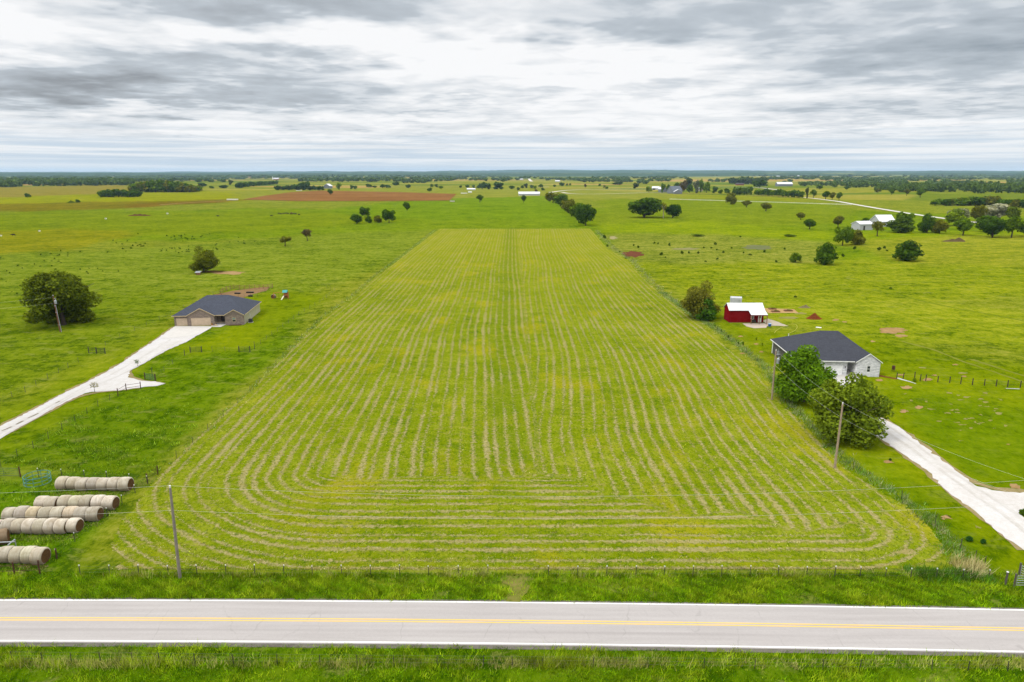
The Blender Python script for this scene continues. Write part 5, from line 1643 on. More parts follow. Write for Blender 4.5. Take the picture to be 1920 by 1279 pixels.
# white box trailer behind the barn
p = at(1379, 573.5); q = empty('trailer', p, R(-14))
mb = MB(); mb.box(-1.75, 1.75, -1.1, 1.1, .55, 2.75); mb.prism([(-1.75, -1.1, 2.75), (-1.75, 0, 3.1), (-1.75, 1.1, 2.75)], (3.5, 0, 0)); mb.build('body', WALL_WHITE, q)
mb = MB(); mb.box(.75, 1.15, -1.14, -1.102, .75, 2.3); mb.build('door', GALV, q)
for x in (-.6, .6):
    mb = MB(); mb.tube([(x, -1.15, .38), (x, -.9, .38)], .38, 12); mb.build('wheel', BLACK, q)
mb = MB(); mb.tube([(-1.75, 0, .5), (-3.0, 0, .45)], .06, 6); mb.build('tow_bar', DARK_STEEL, q)
tag(q, 'white box trailer standing behind the roof of the red barn', 'trailer')


# ------------------------------------------------------------------ other farm buildings
def shed(name, l, r, top, base, depth, eave, rmat, wmat, label, cat, rz=0.0, end=False, door=None):
    p, w, h = measure(l, r, top, base)
    q = tag(empty(name, p, R(rz)), label, cat)
    a, e = w / 2, h * eave
    mb = MB(); mb.box(-a, a, 0, depth, 0, e)
    if end:
        mb.prism([(-a, 0, e), (0, 0, h), (a, 0, e)], (0, depth, 0))
    else:
        mb.prism([(-a, 0, e), (-a, depth / 2, h), (-a, depth, e)], (2 * a, 0, 0))
    mb.build('wall', wmat, q)
    mb = MB(); t = .25 + h * .02; o = .3 + h * .03
    if end:
        mb.prism([(-a - o, -o, e + t * .2), (0, -o, h + t), (a + o, -o, e + t * .2), (a + o, -o, e - t * .8), (0, -o, h + .02), (-a - o, -o, e - t * .8)], (0, depth + 2 * o, 0))
    else:
        mb.prism([(-a - o, -o, e + t * .2), (-a - o, depth / 2, h + t), (-a - o, depth + o, e + t * .2), (-a - o, depth + o, e - t * .8), (-a - o, depth / 2, h + .02), (-a - o, -o, e - t * .8)], (2 * a + 2 * o, 0, 0))
    mb.build('roof', rmat, q)
    if door:
        x0, x1, hh = door
        mb = MB(); mb.box(x0 * a, x1 * a, -.12, -.02, 0, e * hh); mb.build('door', DARK_STEEL, q)
    return q


shed('poultry_house', 972.5, 1012, 360, 366.6, 12, .5, ROOF_WHITE, WALL_WHITE, 'long low white poultry house beyond the meadow', 'poultry house')
shed('shed', 875.5, 891, 353.2, 356.6, 10, .5, ROOF_WHITE, WALL_WHITE, 'small white shed in front of the tall far tree', 'shed')
shed('shed', 878, 884.5, 359.6, 361.4, 6, .5, ROOF_WHITE, WALL_WHITE, 'tiny white shelter below the small white shed', 'shed')
shed('barn', 606, 619, 345, 353.6, 14, .55, ROOF_WHITE, WALL_GREY, 'dark grey barn with pale roof at the end of the shelter belt', 'barn', -18, True)
q = shed('shed', 1609.5, 1638, 416, 431.4, 9, .72, ROOF_WHITE, WALL_WHITE, 'long low white metal shed on the right meadow', 'shed', 14, False, (-.45, -.2, .7))
q = shed('barn', 1647, 1679, 404.5, 425, 12, .45, ROOF_WHITE, WALL_WHITE, 'taller white roofed barn half hidden by leafy trees', 'barn', 10)
shed('shed', 1223, 1236, 349.8, 356, 12, .5, ROOF_WHITE, WALL_WHITE, 'white open shed at the left end of the farmstead', 'shed', -10, False, (-.9, -.1, .9))
shed('shed', 1239, 1252, 350, 360.5, 14, .55, ROOF_WHITE, WALL_GREY, 'white roofed shed in the middle of the farmstead', 'shed', 20, True)
shed('barn', 1259, 1281, 349.5, 363, 20, .4, ROOF_GREY, WALL_GREY, 'grey roofed gable barn of the farmstead', 'barn', 24)
shed('shed', 1264, 1279, 355.5, 364, 7, .5, ROOF_WHITE, WALL_GREY, 'low lean-to with white gable in front of the grey barn', 'shed', 0, True)
q = empty('silo', at(1257.5, 361)); _, w, h = measure(1255.4, 1259.8, 351, 361)
mb = MB(); mb.tube([(0, 0, 0), (0, 0, h * .92)], w / 2, 14); mb.build('wall', CONCRETE, q); mb = MB(); mb.tube([(0, 0, h * .92), (0, 0, h)], [w / 2, w * .12], 14); mb.build('roof', GALV, q)
tag(q, 'grey concrete silo beside the grey barn', 'silo')
shed('house', 1309, 1317.5, 351.5, 358.5, 9, .5, ROOF_GREY, plain('cream_paint', (.46, .38, .30), .8), 'cream farmhouse gable showing between the farm trees', 'house', 0, True)
shed('shed', 1457.5, 1486.5, 341.8, 349.4, 18, .55, ROOF_WHITE, WALL_GREY, 'long pale grey shed with white roof above the windbreak', 'shed', 4)
shed('barn', 1380, 1395, 343.3, 347.6, 10, .5, DARKWOOD, RED_STEEL, 'dark red barn at the foot of the tall pale grove', 'barn')
shed('barn', 512.5, 522.5, 333.6, 337.2, 14, .5, ROOF_WHITE, RED_STEEL, 'tiny red and white barn on the far left ridge', 'barn')
q = empty('silo', at(511.4, 337)); _, w, h = measure(510.7, 512.1, 331, 337)
mb = MB(); mb.tube([(0, 0, 0), (0, 0, h * .9)], w / 2, 12); mb.build('wall', TRIM_WHITE, q); mb = MB(); mb.tube([(0, 0, h * .9), (0, 0, h)], [w / 2, w * .12], 12); mb.build('roof', GALV, q)
tag(q, 'thin white silo beside the tiny red barn on the far ridge', 'silo')
for l, r, t, b, lb in [(1041, 1050, 338, 341.2, 'tiny white house among the far trees above the hedgerow'), (970.5, 981, 335.4, 337.6, 'tiny grey shed left of the slanting far lane'), (845, 850.5, 325.8, 328.0, 'left white speck of a farm on the far skyline'),
                       (859, 863.5, 326.2, 328.0, 'right white speck of a farm on the far skyline'), (1157, 1163, 328.6, 330.8, 'left far white farm roof on the middle ridge'), (1165, 1169.5, 328.6, 330.4, 'right far white farm roof on the middle ridge'),
                       (1801, 1808, 345.6, 348.4, 'tiny white barn in the woods on the far right'), (1455, 1462, 329.8, 331.6, 'white roof among trees behind the long grey shed'), (1495, 1499, 329, 331, 'small white roof right of the others on the far wooded ridge')]:
    shed('shed' if 'shed' in lb else 'house', l, r, t, b, 10, .5, ROOF_WHITE, WALL_GREY if 'grey' in lb else WALL_WHITE, lb, 'shed' if 'shed' in lb else 'house')

# ------------------------------------------------------------------ hay bales


def bale_mats():
    m, nt = new_mat('net_wrapped_hay')
    pos = nt.n('ShaderNodeTexCoord').outputs['Object']
    oi = nt.n('ShaderNodeObjectInfo')
    off = nt.n('ShaderNodeVectorMath', {0: pos, 1: nt.n('ShaderNodeCombineXYZ', {0: nt.m('MULTIPLY', oi.outputs['Random'], 40.0), 1: 0.0, 2: 0.0}).outputs[0]}, operation='ADD').outputs[0]
    a = nt.noise(off, 1.0, 4, .65, .6)
    s = nt.noise(nt.scale(off, (14, .7, .7)), 1.0, 3, .6)
    f = nt.noise(off, 11, 3, .7)
    c = nt.mix(nt.mr(a, .34, .62), (.40, .345, .265), (.55, .51, .44))
    c = nt.mix(1.0, c, oi.outputs['Color'], 'MULTIPLY')
    c = nt.mix(nt.mr(s, .48, .70, 0, .4), c, A(172, 150, 118))
    c = nt.mix(nt.mr(f, .55, .72, 0, .35), c, A(120, 100, 76))
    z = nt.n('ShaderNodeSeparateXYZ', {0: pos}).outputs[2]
    c = nt.mix(nt.mr(nt.m('ADD', z, nt.m('MULTIPLY', a, -.6)), .15, -.35, 0, .55), c, A(122, 98, 64))     # blends to a darker brown towards the foot
    finish(nt, c, .95, f, .03, .6, .1)
    m2, nt = new_mat('hay_bale_end_straw')
    pos = nt.n('ShaderNodeTexCoord').outputs['Object']
    s = nt.n('ShaderNodeSeparateXYZ', {0: pos})
    r = nt.m('SQRT', nt.m('ADD', nt.m('MULTIPLY', s.outputs[1], s.outputs[1]), nt.m('MULTIPLY', s.outputs[2], s.outputs[2])))
    f = nt.noise(pos, 7, 4, .75)
    ring = nt.m('SINE', nt.m('ADD', nt.m('MULTIPLY', r, 46.0), nt.m('MULTIPLY', f, 7.0)))
    c = nt.mix(nt.mr(ring, -1, 1), A(84, 58, 34), A(150, 116, 78))
    finish(nt, c, 1.0, ring, .03, .6, .05)
    return m, m2


BALE_WRAP, BALE_END = bale_mats()


def bale_mesh(seed):
    g = random.Random(seed); mb = MB(); n = 28; L, Rr = .73, .93
    prof = [(-L, .80), (-L + .03, .90), (-L + .12, .965), (-L * .5, 1.0), (0, 1.0), (L * .5, 1.0), (L - .12, .965), (L - .03, .90), (L, .80)]
    lump = [1 + g.uniform(-.018, .018) for _ in range(n)]
    rows = []
    for x, k in prof:
        row = []
        for j in range(n):
            t = 2 * math.pi * j / n; r = Rr * k * lump[j]
            z = math.sin(t) * r
            if z < -.72:
                z = -.72 - (abs(z) - .72) * .35          # settled flat on its underside
            row.append((x + g.uniform(-.01, .01), math.cos(t) * r * 1.03, z))
        rows.append(row)
    b0 = 0
    for row in rows:
        mb.v += row
    for i in range(len(rows) - 1):
        for j in range(n):
            a, b = i * n + j, i * n + (j + 1) % n
            mb.f.append((a, b, b + n, a + n)); mb.mi.append(0)
    for i, s in ((0, -1), (len(rows) - 1, 1)):
        mb.f.append(tuple(i * n + j for j in range(n))[::-s]); mb.mi.append(1)
    me = mb.mesh('hay_bale', [BALE_WRAP, BALE_END])
    me.polygons.foreach_set('use_smooth', [len(p_.vertices) == 4 for p_ in me.polygons])
    return me


BALES = [bale_mesh(k) for k in range(4)]
ORD = ['first', 'second', 'third', 'fourth', 'fifth', 'sixth', 'seventh', 'eighth', 'ninth']
ROWN = ['in the bale row farthest from the road', 'in the second bale row from the back', 'in the long middle bale row', 'in the second bale row from the road', 'in the bale row nearest the road']
rows = [((103, 921.5), (242, 921.5), 7, 0), ((66, 957), (213, 957.5), 7, 1), ((5, 979.5), (183, 980), 8, 2), ((-20, 1004.5), (143, 1003), 8, 3), ((-72, 1060), (82, 1059.5), 7, 4)]
tones = {(1, 0): (1.16, 1.14, 1.12), (1, 5): (1.2, 1.18, 1.18), (1, 6): (1.2, 1.18, 1.18), (1, 3): (1.02, 1.04, .92), (2, 2): (1.05, .98, .80), (2, 5): (1.08, 1.0, .88), (3, 0): (1.1, 1.08, 1.05), (3, 6): (1.12, 1.1, 1.06), (3, 7): (1.18, 1.16, 1.14), (3, 3): (1.14, 1.12, 1.1), (4, 5): (1.02, 1.04, .92)}
for (a, b, n, ri) in rows:
    A0, B0 = at(*a), at(*b)
    d = (B0 - A0); L = d.length; d.normalize()
    rz = math.atan2(d.y, d.x)
    for k in range(n):
        c = A0 + d * (L * (k + .5) / n)
        o = link('hay_bale', BALES[random.randrange(4)], None, (c.x + random.gauss(0, .02), c.y + .75 + random.gauss(0, .11), .755 + random.uniform(-.03, .04)), rz + random.gauss(0, .045), (L / n / 1.47 * random.uniform(.97, 1.0),) + (random.uniform(.95, 1.05),) * 2)
        o.rotation_euler.z += random.choice((0, math.pi)) if k < n - 1 else 0
        tn = tones.get((ri, k), None) or tuple(v * k2 for k2 in (random.uniform(.80, 1.06),) for v in (1, random.uniform(.97, 1.0), random.uniform(.88, .98)))
        o.color = tn + (1,)
        tag(o, 'round hay bale, %s from the right %s' % (ORD[n - 1 - k], ROWN[ri]), 'hay bale', 'round hay bales in rows')
pb = at(-3, 1024)
o = link('hay_bale', BALES[1], None, (pb.x, pb.y + .7, .76), .5, (.9, 1, 1)); o.color = (.5, .40, .30, 1)
tag(o, 'dark weathered bale at the picture edge behind the nearest row', 'hay bale', 'round hay bales in rows')

# bale ring feeder
pr = at(71, 905); q = empty('ring_feeder', pr)
mb = MB(); N = 22
for z in (.08, .6, 1.15):
    pts = [(math.cos(t) * 1.6, math.sin(t) * 1.6, z) for t in [2 * math.pi * k / N for k in range(N + 1)]]
    mb = MB(); mb.tube(pts, .045, 6, 0, False); mb.build('hoop', TEAL_PIPE, q)
for k in range(10):
    t = 2 * math.pi * k / 10
    mb = MB(); mb.tube([(math.cos(t) * 1.6, math.sin(t) * 1.6, .08), (math.cos(t) * 1.6, math.sin(t) * 1.6, 1.15)], .035, 5); mb.build('upright', TEAL_PIPE, q)
tag(q, 'teal green ring feeder standing empty on the grass left of the far bale row', 'feeder')
# galvanised cradle feeder
pc = at(6, 1035); q = empty('cradle_feeder', pc, R(4))
mb = MB()
LBAR = [((-1.9, -.6, .9), (1.1, -.6, .9)), ((-1.9, .6, .9), (1.1, .6, .9))]
for a, b in LBAR:
    mb = MB(); mb.tube([a, b], .06, 6); mb.build('rail', GALV, q)
for x in (-1.9, 1.1):
    for y in (-.6, .6):
        mb = MB(); mb.tube([(x, y, 0), (x, y, 1.2)], .06, 6); mb.build('leg', GALV, q)
    mb = MB(); mb.tube([(x, -.6, 1.2), (x, .6, 1.2)], .06, 6); mb.build('crossbar', GALV, q)
mb = MB(); mb.tube([(1.1, -.6, .1), (.1, -.6, .9)], .05, 6); mb.build('brace', GALV, q)
tag(q, 'grey steel cradle feeder behind the nearest hay bale row', 'feeder')

# ------------------------------------------------------------------ fences


def post_mesh(style):
    mb = MB()
    if style == 't':        # studded T-post with a painted tip
        mb.box(-.035, .035, -.012, .012, -.1, 1.12); mb.box(-.012, .012, .012, .06, -.1, 1.12)
        mb.box(-.04, .04, -.018, .066, 1.122, 1.25, 1)
        return mb.mesh('post', [DARK_STEEL, WHITE_TIP])
    if style == 'td':
        mb.box(-.03, .03, -.015, .015, -.1, 1.25); mb.box(-.012, .012, .015, .055, -.1, 1.25)
        return mb.mesh('post', [DARK_STEEL])
    if style == 'rust':
        mb.tube([(0, 0, -.1), (0, 0, 1.45)], .08, 8); return mb.mesh('post', [RUST])
    if style == 'red':
        mb.tube([(0, 0, -.1), (0, 0, 1.6)], .075, 7); return mb.mesh('post', [RED_STEEL])
    if style == 'wood':
        mb.tube([(0, 0, -.1), (0, 0, 1.5)], [.10, .09], 8); return mb.mesh('post', [plain('dark_fence_wood', (.05, .034, .024), .9)])
    if style == 'white':
        mb.box(-.10, .10, -.10, .10, -.1, 1.5); return mb.mesh('post', [TRIM_WHITE])
    if style == 'black':
        mb.box(-.12, .12, -.12, .12, -.1, 1.5); return mb.mesh('post', [DARK_STEEL])


POSTS = {}


def fence(name, pts, label, style='t', wires=(.35, .7, 1.05), wr=.0045, wmat=None, rail=None, h=1.0, cat='fence', world=False, lean=.03):
    """posts (pixels of their feet) with wires or rails strung between"""
    P = [Vector((p[0], p[1], 0)) for p in pts] if world else [at(*p) for p in pts]
    q = empty(name, P[0])
    if style not in POSTS:
        POSTS[style] = post_mesh(style)
    for p in P:
        o = link('post', POSTS[style], q, p - P[0], random.uniform(-.3, .3), (1, 1, h * random.uniform(.95, 1.06)))
        o.rotation_euler.x = random.gauss(0, lean); o.rotation_euler.y = random.gauss(0, lean)
    for z in wires:
        mb = MB()
        for a, b in zip(P, P[1:]):
            if rail:
                mb.tube([a - P[0] + Vector((0, 0, z)), b - P[0] + Vector((0, 0, z))], rail, 4)
            else:
                m_ = (a + b) / 2 - P[0]; m_.z += z - .02
                mb.tube([a - P[0] + Vector((0, 0, z)), m_, b - P[0] + Vector((0, 0, z))], wr, 3, 0, False)
        mb.build('rail' if rail else 'wire', wmat or FWIRE, q)
    return tag(q, label, cat)


def resample(path, step, world=False):
    W = [at(*p) for p in path]
    out = [W[0]]
    for a, b in zip(W, W[1:]):
        n = max(1, round((b - a).length / step))
        out += [a.lerp(b, (k + 1) / n) for k in range(n)]
    return [(p.x, p.y) for p in out]


nx = [150.5, 205.5, 260, 316, 370, 424, 478, 532.5, 586, 641, 695, 750, 804, 859.5, 915]
nx2 = [1029, 1083, 1137.5, 1192, 1245, 1299, 1353, 1406, 1459, 1512.5, 1564.5, 1612, 1660, 1707.5, 1756, 1805, 1853]
fence('fence', [(x, 1078 + (x - 150) * .0022) for x in nx], 'wire fence of white tipped steel posts along the road, left of the grassy gateway', 't')
fence('fence', [(x, 1080.4 + max(0, x - 1450) * .017) for x in nx2], 'wire fence of white tipped steel posts along the road, right of the grassy gateway', 't')
sx = [24, 80, 134, 189, 249, 299, 366, 438, 520, 600.5, 670, 739, 820, 906, 961, 1017.5, 1112, 1215, 1320, 1414.5, 1542.5, 1612.5, 1747, 1815, 1889]
fence('fence', [(x, 1241 + x * .0095) for x in sx], 'wire fence half sunk in dry grass on the near side of the road', 'td', h=.82, wr=.005)
fence('fence', resample(LF, 6.5, True)[2:], 'long dark steel post fence along the left edge of the mown field', 'td', world=True)
fence('fence', [(38.5, 894.7), (73, 894.7), (116.7, 895.6), (159, 898.5), (200.7, 901), (243, 905), (277, 906.5)], 'short fence running behind the farthest row of hay bales', 't', h=1.1)
fence('fence', [(277, 907), (253.6, 925), (229, 945), (201.7, 969), (140.7, 1016), (106.5, 1047.6)], 'slanting fence past the right ends of the bale rows', 't')
fence('fence', [(277, 906.5), (296, 890)], 'brown corner brace of two posts joined by rails at the left field corner', 'rust', (.4, .8, 1.2), rail=.03, wmat=RUST)
fence('fence', [(75, 1076), (28, 1078), (-25, 1080)], 'rusty pipe fence in front of the nearest bale row', 'rust', (.5, 1.1), rail=.03, wmat=RUST, h=1.15)
fence('fence', [(-60, 788), (23, 745), (47.6, 736), (68, 724), (90, 711), (110, 700), (128, 690), (147, 680)], 'dark steel post fence up the far side of the left drive, lower stretch', 'td')
fence('fence', [(198, 649), (225, 634), (253, 621), (275, 611), (299, 600), (320, 591), (345, 579), (375, 566), (400, 555), (414, 549)], 'dark steel post fence up the far side of the left drive, behind the house', 'td')
fence('fence', [(-40, 897), (2, 877), (33, 857), (63, 841), (91, 823.5), (117, 806.6), (141, 790.7), (163.5, 776.6), (184, 762.5), (206, 751), (221, 742)], 'dark steel post fence along the near side of the left gravel drive', 'td')
fence('fence', [(221.5, 742), (237, 733), (264, 729)], 'rusty pipe rail fence at the bend of the white gravel drive', 'rust', (.6, 1.2), rail=.035, wmat=RUST)
fence('fence', [(292, 712.5), (308, 697), (324, 683), (346, 667)], 'thin post fence between the green gate and the yard gate', 'td')
fence('fence', [(398, 659.5), (422, 659), (447, 660)], 'thin wire fence between the two dark yard gates', 'td')
fence('fence', resample([(477, 654.7), (520, 622), (560, 592), (600, 568), (628, 546), (612, 541)], 5), 'faint post fence round the right side of the mown yard', 'td', world=True)
pen = [(413, 552), (418, 548), (425, 545.5), (432, 543), (439, 542), (449, 542.5), (459, 543), (468, 541.5), (478, 541.5), (486, 541.5), (494, 541.5), (503, 540.5), (511, 540)]
fence('fence', pen, 'red steel pen fence curving round the bare dirt behind the left house', 'red', (.3, .6, .9, 1.2, 1.5), rail=.03, wmat=RED_STEEL)
fence('fence', [(511, 540), (504.5, 545), (497, 548), (490, 551.5), (483, 556.5), (470, 557), (458, 557.5), (447, 557.5)], 'dark fence closing the near side of the dirt pen', 'td', (.4, .8, 1.2), wr=.015)
rp = [(1681, 710.6), (1693, 711), (1714.7, 710), (1725, 714.7), (1735.5, 715), (1758, 717), (1780.4, 718), (1801, 720), (1823, 722), (1845.6, 723), (1867.5, 724.5), (1889, 725.5), (1912.7, 726.8), (1936, 728)]
fence('fence', rp, 'row of dark wooden posts right of the white brick house', 'wood', (.5, 1.1), wr=.006, h=.95)
fence('fence', resample([(1118, 431), (1150, 465), (1185, 489), (1205, 512), (1240, 549), (1300, 592), (1345, 620), (1400, 662), (1440, 697), (1462, 742), (1500, 780), (1548, 830), (1600, 880), (1690, 938), (1753, 985), (1800, 1030), (1828, 1052), (1846, 1062)], 7)[::1],
      'steel post fence grown over by grey weeds along the right edge of the mown field', 'td', world=True, h=1.05)
fence('fence', resample([(1256, 374.3), (1440, 379.6), (1596, 384.6)], 18)[:95], 'long white rail fence across the meadow below the farmstead', 'white', (.6, 1.2), rail=.11, wmat=TRIM_WHITE, world=True, lean=0)
fence('fence', resample([(1226, 363.5), (1300, 365.5), (1400, 368), (1507, 373)], 16)[:95], 'black post and rail fence along the foot of the windbreak', 'black', (.5, 1.0, 1.4), rail=.06, wmat=DARK_STEEL, world=True, lean=0)
fence('fence', resample([(815, 431.5), (870, 430.5), (960, 430), (1040, 430.3), (1112, 431)], 9), 'thin wire fence across the far end of the mown field', 'td', world=True)


def gate(a, b, label, mat, bars=5, ht=1.35, posts='rust', name='gate'):
    A0, B0 = at(*a), at(*b)
    q = empty(name, A0); d = B0 - A0
    for p_ in (Vector((0, 0, 0)), d):
        mb = MB(); mb.tube([p_ + Vector((0, 0, -.1)), p_ + Vector((0, 0, ht + .2))], .09, 8); mb.build('post', POSTS_MAT[posts], q)
    s, e = d * .05, d * .95
    for k in range(bars):
        z = .18 + (ht - .22) * k / (bars - 1)
        mb = MB(); mb.tube([s + Vector((0, 0, z)), e + Vector((0, 0, z))], .028, 5); mb.build('bar', mat, q)
    for p_ in (s, (s + e) / 2, e):
        mb = MB(); mb.tube([p_ + Vector((0, 0, .15)), p_ + Vector((0, 0, ht))], .026, 5); mb.build('stile', mat, q)
    return tag(q, label, 'gate')


POSTS_MAT = {'rust': RUST, 'dark': DARK_STEEL, 'wood': plain('dark_fence_wood', (.05, .034, .024), .9), 'grey': plain('grey_fence_wood', (.10, .085, .07), .9)}
gate((-22, 893), (38.5, 894.5), 'green pipe gate at the picture edge behind the hay bales', GREEN_PIPE, 5)
gate((181.5, 663), (197.4, 663.5), 'right one of two joined dark gates across the drive from the house', DARK_STEEL, 5, posts='dark')
gate((166.6, 662.3), (181, 663), 'left one of two joined dark gates across the drive from the house', DARK_STEEL, 3, posts='dark')
gate((272, 711.5), (291.5, 714.5), 'dark green gate panel beside the tip of the white gravel', GREEN_PIPE, 7, posts='rust')
gate((357, 661.3), (378.5, 660.8), 'dark bar gate on the lawn left of its twin', DARK_STEEL, 5, posts='dark')
gate((448.5, 660.3), (469, 660.3), 'dark bar gate on the lawn, right one of the pair', DARK_STEEL, 5, posts='dark')
gate((1901, 1100), (1975, 1100), 'steel bar gate at the picture corner near the road', GALV, 5, 1.3, 'grey')
gate((1910, 1079), (1958, 1102), 'steel bar gate set back at an angle behind the corner gate', GALV, 5, 1.3, 'grey')
q = empty('fence_post', at(1885, 1096)); mb = MB(); mb.tube([(0, 0, -.1), (0, 0, 1.45)], .1, 8); mb.build('shaft', POSTS_MAT['grey'], q); mb = MB(); mb.tube([(0, 0, 1.45), (0, 0, 1.5)], .12, 8); mb.build('cap', WHITE_TIP, q)
tag(q, 'grey wooden post with white cap standing alone left of the corner gate', 'post')
q = empty('fence_post', at(106.5, 1047.8)); mb = MB(); mb.tube([(0, 0, -.1), (.05, 0, 1.3)], .08, 8); mb.build('shaft', RUST, q)
tag(q, 'rusty leaning post right of the nearest bale row', 'post')
q = empty('fence_post', at(286, 706)); mb = MB(); mb.tube([(0, 0, -.1), (0, 0, 2.0)], .06, 8); mb.build('shaft', DARK_STEEL, q)
tag(q, 'tall thin post behind the dark green gate panel', 'post')
q = empty('fence_post', at(477.5, 654.7)); mb = MB(); mb.tube([(0, 0, -.1), (0, 0, 1.9)], .06, 8); mb.build('shaft', DARK_STEEL, q)
tag(q, 'tall thin post right of the yard gate pair', 'post')
q = empty('fence_post', at(346.5, 667)); mb = MB(); mb.tube([(0, 0, -.1), (0, 0, 1.7)], .06, 8); mb.build('shaft', DARK_STEEL, q)
tag(q, 'thin post left of the left yard gate', 'post')

# ------------------------------------------------------------------ utility poles and lines


def pole(foot, toppx, mat, label, trans=None, conduit=False, r=.15, n_step=0):
    p = at(*foot)
    zt = zat(toppx[1], toppx[0], p.y)
    tx = ray(*toppx)[0] / ray(*toppx)[1] * p.y
    q = empty('utility_pole', p); t = Vector((tx - p.x, 0, zt)) * 1.0
    t.x = max(-.5, min(.5, t.x))
    mb = MB(); mb.tube([(0, 0, -.2), t * .5, t], [r * 1.15, r, r * .78], 10); mb.build('shaft', mat, q)
    mb = MB(); mb.tube([t, t + Vector((0, 0, .28))], [.05, .09], 8); mb.build('insulator', TRIM_WHITE, q)
    if trans is not None:
        c = t * trans[0] + Vector((trans[1], -.12, 0))
        mb = MB(); mb.tube([c + Vector((0, 0, -.45)), c + Vector((0, 0, .4)), c + Vector((0, 0, .55))], [.30, .30, .16], 12); tr = mb.build('transformer', GALV, q)
        mb = MB(); mb.tube([c + Vector((.1, 0, .5)), c + Vector((.12, 0, .85))], .05, 6); mb.build('bushing', TRIM_WHITE, tr)
        mb = MB(); a = t * .93; mb.tube([a, a + Vector((trans[1] * 1.6, -.1, .05))], .05, 6); mb.build('bracket', GALV, q)
    if conduit:
        mb = MB(); mb.tube([t * .74 + Vector((.28, -.1, 0)), Vector((.42, -.1, 0))], .07, 8); cd = mb.build('conduit', GALV, q)
        for f in (.2, .55, .73):
            mb = MB(); c = t * f; mb.tube([c + Vector((-.15, -.1, 0)), c + Vector((.42, -.1, 0))], .05, 5); mb.build('clamp', GALV, cd)
    for k in range(n_step):
        c = t * (.2 + .16 * k)
        mb = MB(); mb.tube([c, c + Vector((-.34, -.02, 0))], .03, 5); mb.build('step_bolt', GALV, q)
    return tag(q, label, 'utility pole'), p, t


q1, P1, T1 = pole((337.5, 1085), (319, 915), POLE_WOOD, 'grey weathered utility pole standing in the roadside fence', None)
q2, P2, T2 = pole((1447, 750), (1455, 658), POLE_TAN, 'tan utility pole with a transformer beside the bright green tree', (.80, .50), n_step=4)
q3, P3, T3 = pole((1565, 878), (1580, 758), POLE_TAN, 'tan utility pole in front of the wide tree by the white drive', None, n_step=1)
q4, P4, T4 = pole((113, 622.5), (99.5, 555), POLE_RED, 'reddish brown utility pole with transformer and conduit in front of the broad tree', (.83, .42), True)


def cable(a, b, sag, label, r=.008, n=26):
    mb = MB(); pts = []
    for k in range(n + 1):
        f = k / n; c = a.lerp(b, f); c.z -= sag * 4 * f * (1 - f); pts.append(c)
    mb.tube(pts, r, 5)
    return tag(mb.build('power_line', WIRE), label, 'power line')


a1, b1 = P1 + T1 + Vector((0, 0, .25)), P1 + T1 * .76
dirR = Vector((95, 2.2, 0)); dirL = Vector((-95, -1.0, 0))
cable(a1, a1 + dirR, 1.7, 'upper overhead wire running right from the grey roadside pole')
cable(b1, b1 + dirR, 1.5, 'lower overhead wire running right from the grey roadside pole')
cable(a1, a1 + dirL, 1.2, 'upper overhead wire running left over the hay bales')
cable(b1, b1 + dirL, 1.2, 'lower overhead wire running left past the bale ends')
a2, b2, a3, b3 = P2 + T2 * .93 + Vector((.8, -.1, .1)), P2 + T2 * .72, P3 + T3 + Vector((0, 0, .25)), P3 + T3 * .80
cable(a2, a3, .5, 'upper wire between the two tan poles'); cable(b2, b3, .5, 'lower wire between the two tan poles')
cable(a3, atz(2010, 925, 9.5), .9, 'upper wire from the front tan pole over the white drive'); cable(b3, atz(2010, 962, 7.6), .9, 'lower wire from the front tan pole toward the drive')
a4, b4 = P4 + T4 * .96, P4 + T4 * .80
cable(a4, a4 + Vector((-45, -24, 0)), .5, 'upper wire leaving the reddish pole to the left'); cable(b4, b4 + Vector((-45, -24, 0)), .5, 'lower wire leaving the reddish pole to the left')

# ------------------------------------------------------------------ yard things
# swing set with slide tower
p = at(536.5, 560); q = empty('play_set', p, R(6))
for x in (-.7, .7):
    for y in (-.7, .7):
        mb = MB(); mb.tube([(x, y, 0), (x, y, 2.3)], .07, 6); mb.build('post', plain('orange_cedar', (.36, .115, .03), .8), q)
mb = MB(); mb.box(-.8, .8, -.8, .8, 1.1, 1.2); mb.build('platform', WOOD, q)
mb = MB(); mb.box(-.78, .78, .72, .78, .2, 2.1); mb.box(.72, .78, -.7, .7, .2, 1.9); mb.box(-.2, .7, -.78, -.72, 1.2, 1.75); mb.build('board_wall', MATS['orange_cedar'], q)
mb = MB(); mb.prism([(-.95, -.95, 2.25), (-.95, 0, 3.0), (-.95, .95, 2.25), (-.95, .95, 2.2), (-.95, 0, 2.95), (-.95, -.95, 2.2)], (1.6, 0, 0)); mb.build('awning', plain('teal_canvas', (.06, .28, .26), .7), q)
mb = MB(); mb.prism([(-.75, -.8, 1.15), (-.35, -.8, 1.15), (-.75, -2.5, .12), (-1.15, -2.5, .12)][0:2] + [(-.85, -2.5, .12), (-1.25, -2.5, .12)], (0, 0, -.1)); mb.build('slide', plain('cream_plastic', (.58, .55, .38), .4), q)
mb = MB(); mb.tube([(-.7, 0, 2.15), (-4.0, 0, 2.15)], .07, 6); mb.build('swing_beam', MATS['orange_cedar'], q)
for y in (-.9, .9):
    mb = MB(); mb.tube([(-4.0, 0, 2.15), (-4.2, y, 0)], .07, 6); mb.build('leg', MATS['orange_cedar'], q)
for x in (-1.7, -2.9):
    mb = MB(); mb.tube([(x - .2, 0, 2.15), (x - .2, 0, .6)], .015, 4); mb.tube([(x + .2, 0, 2.15), (x + .2, 0, .6)], .015, 4); mb.box(x - .25, x + .25, -.12, .12, .52, .58, 0); mb.build('swing', plain('yellow_plastic', (.45, .42, .06), .5), q)
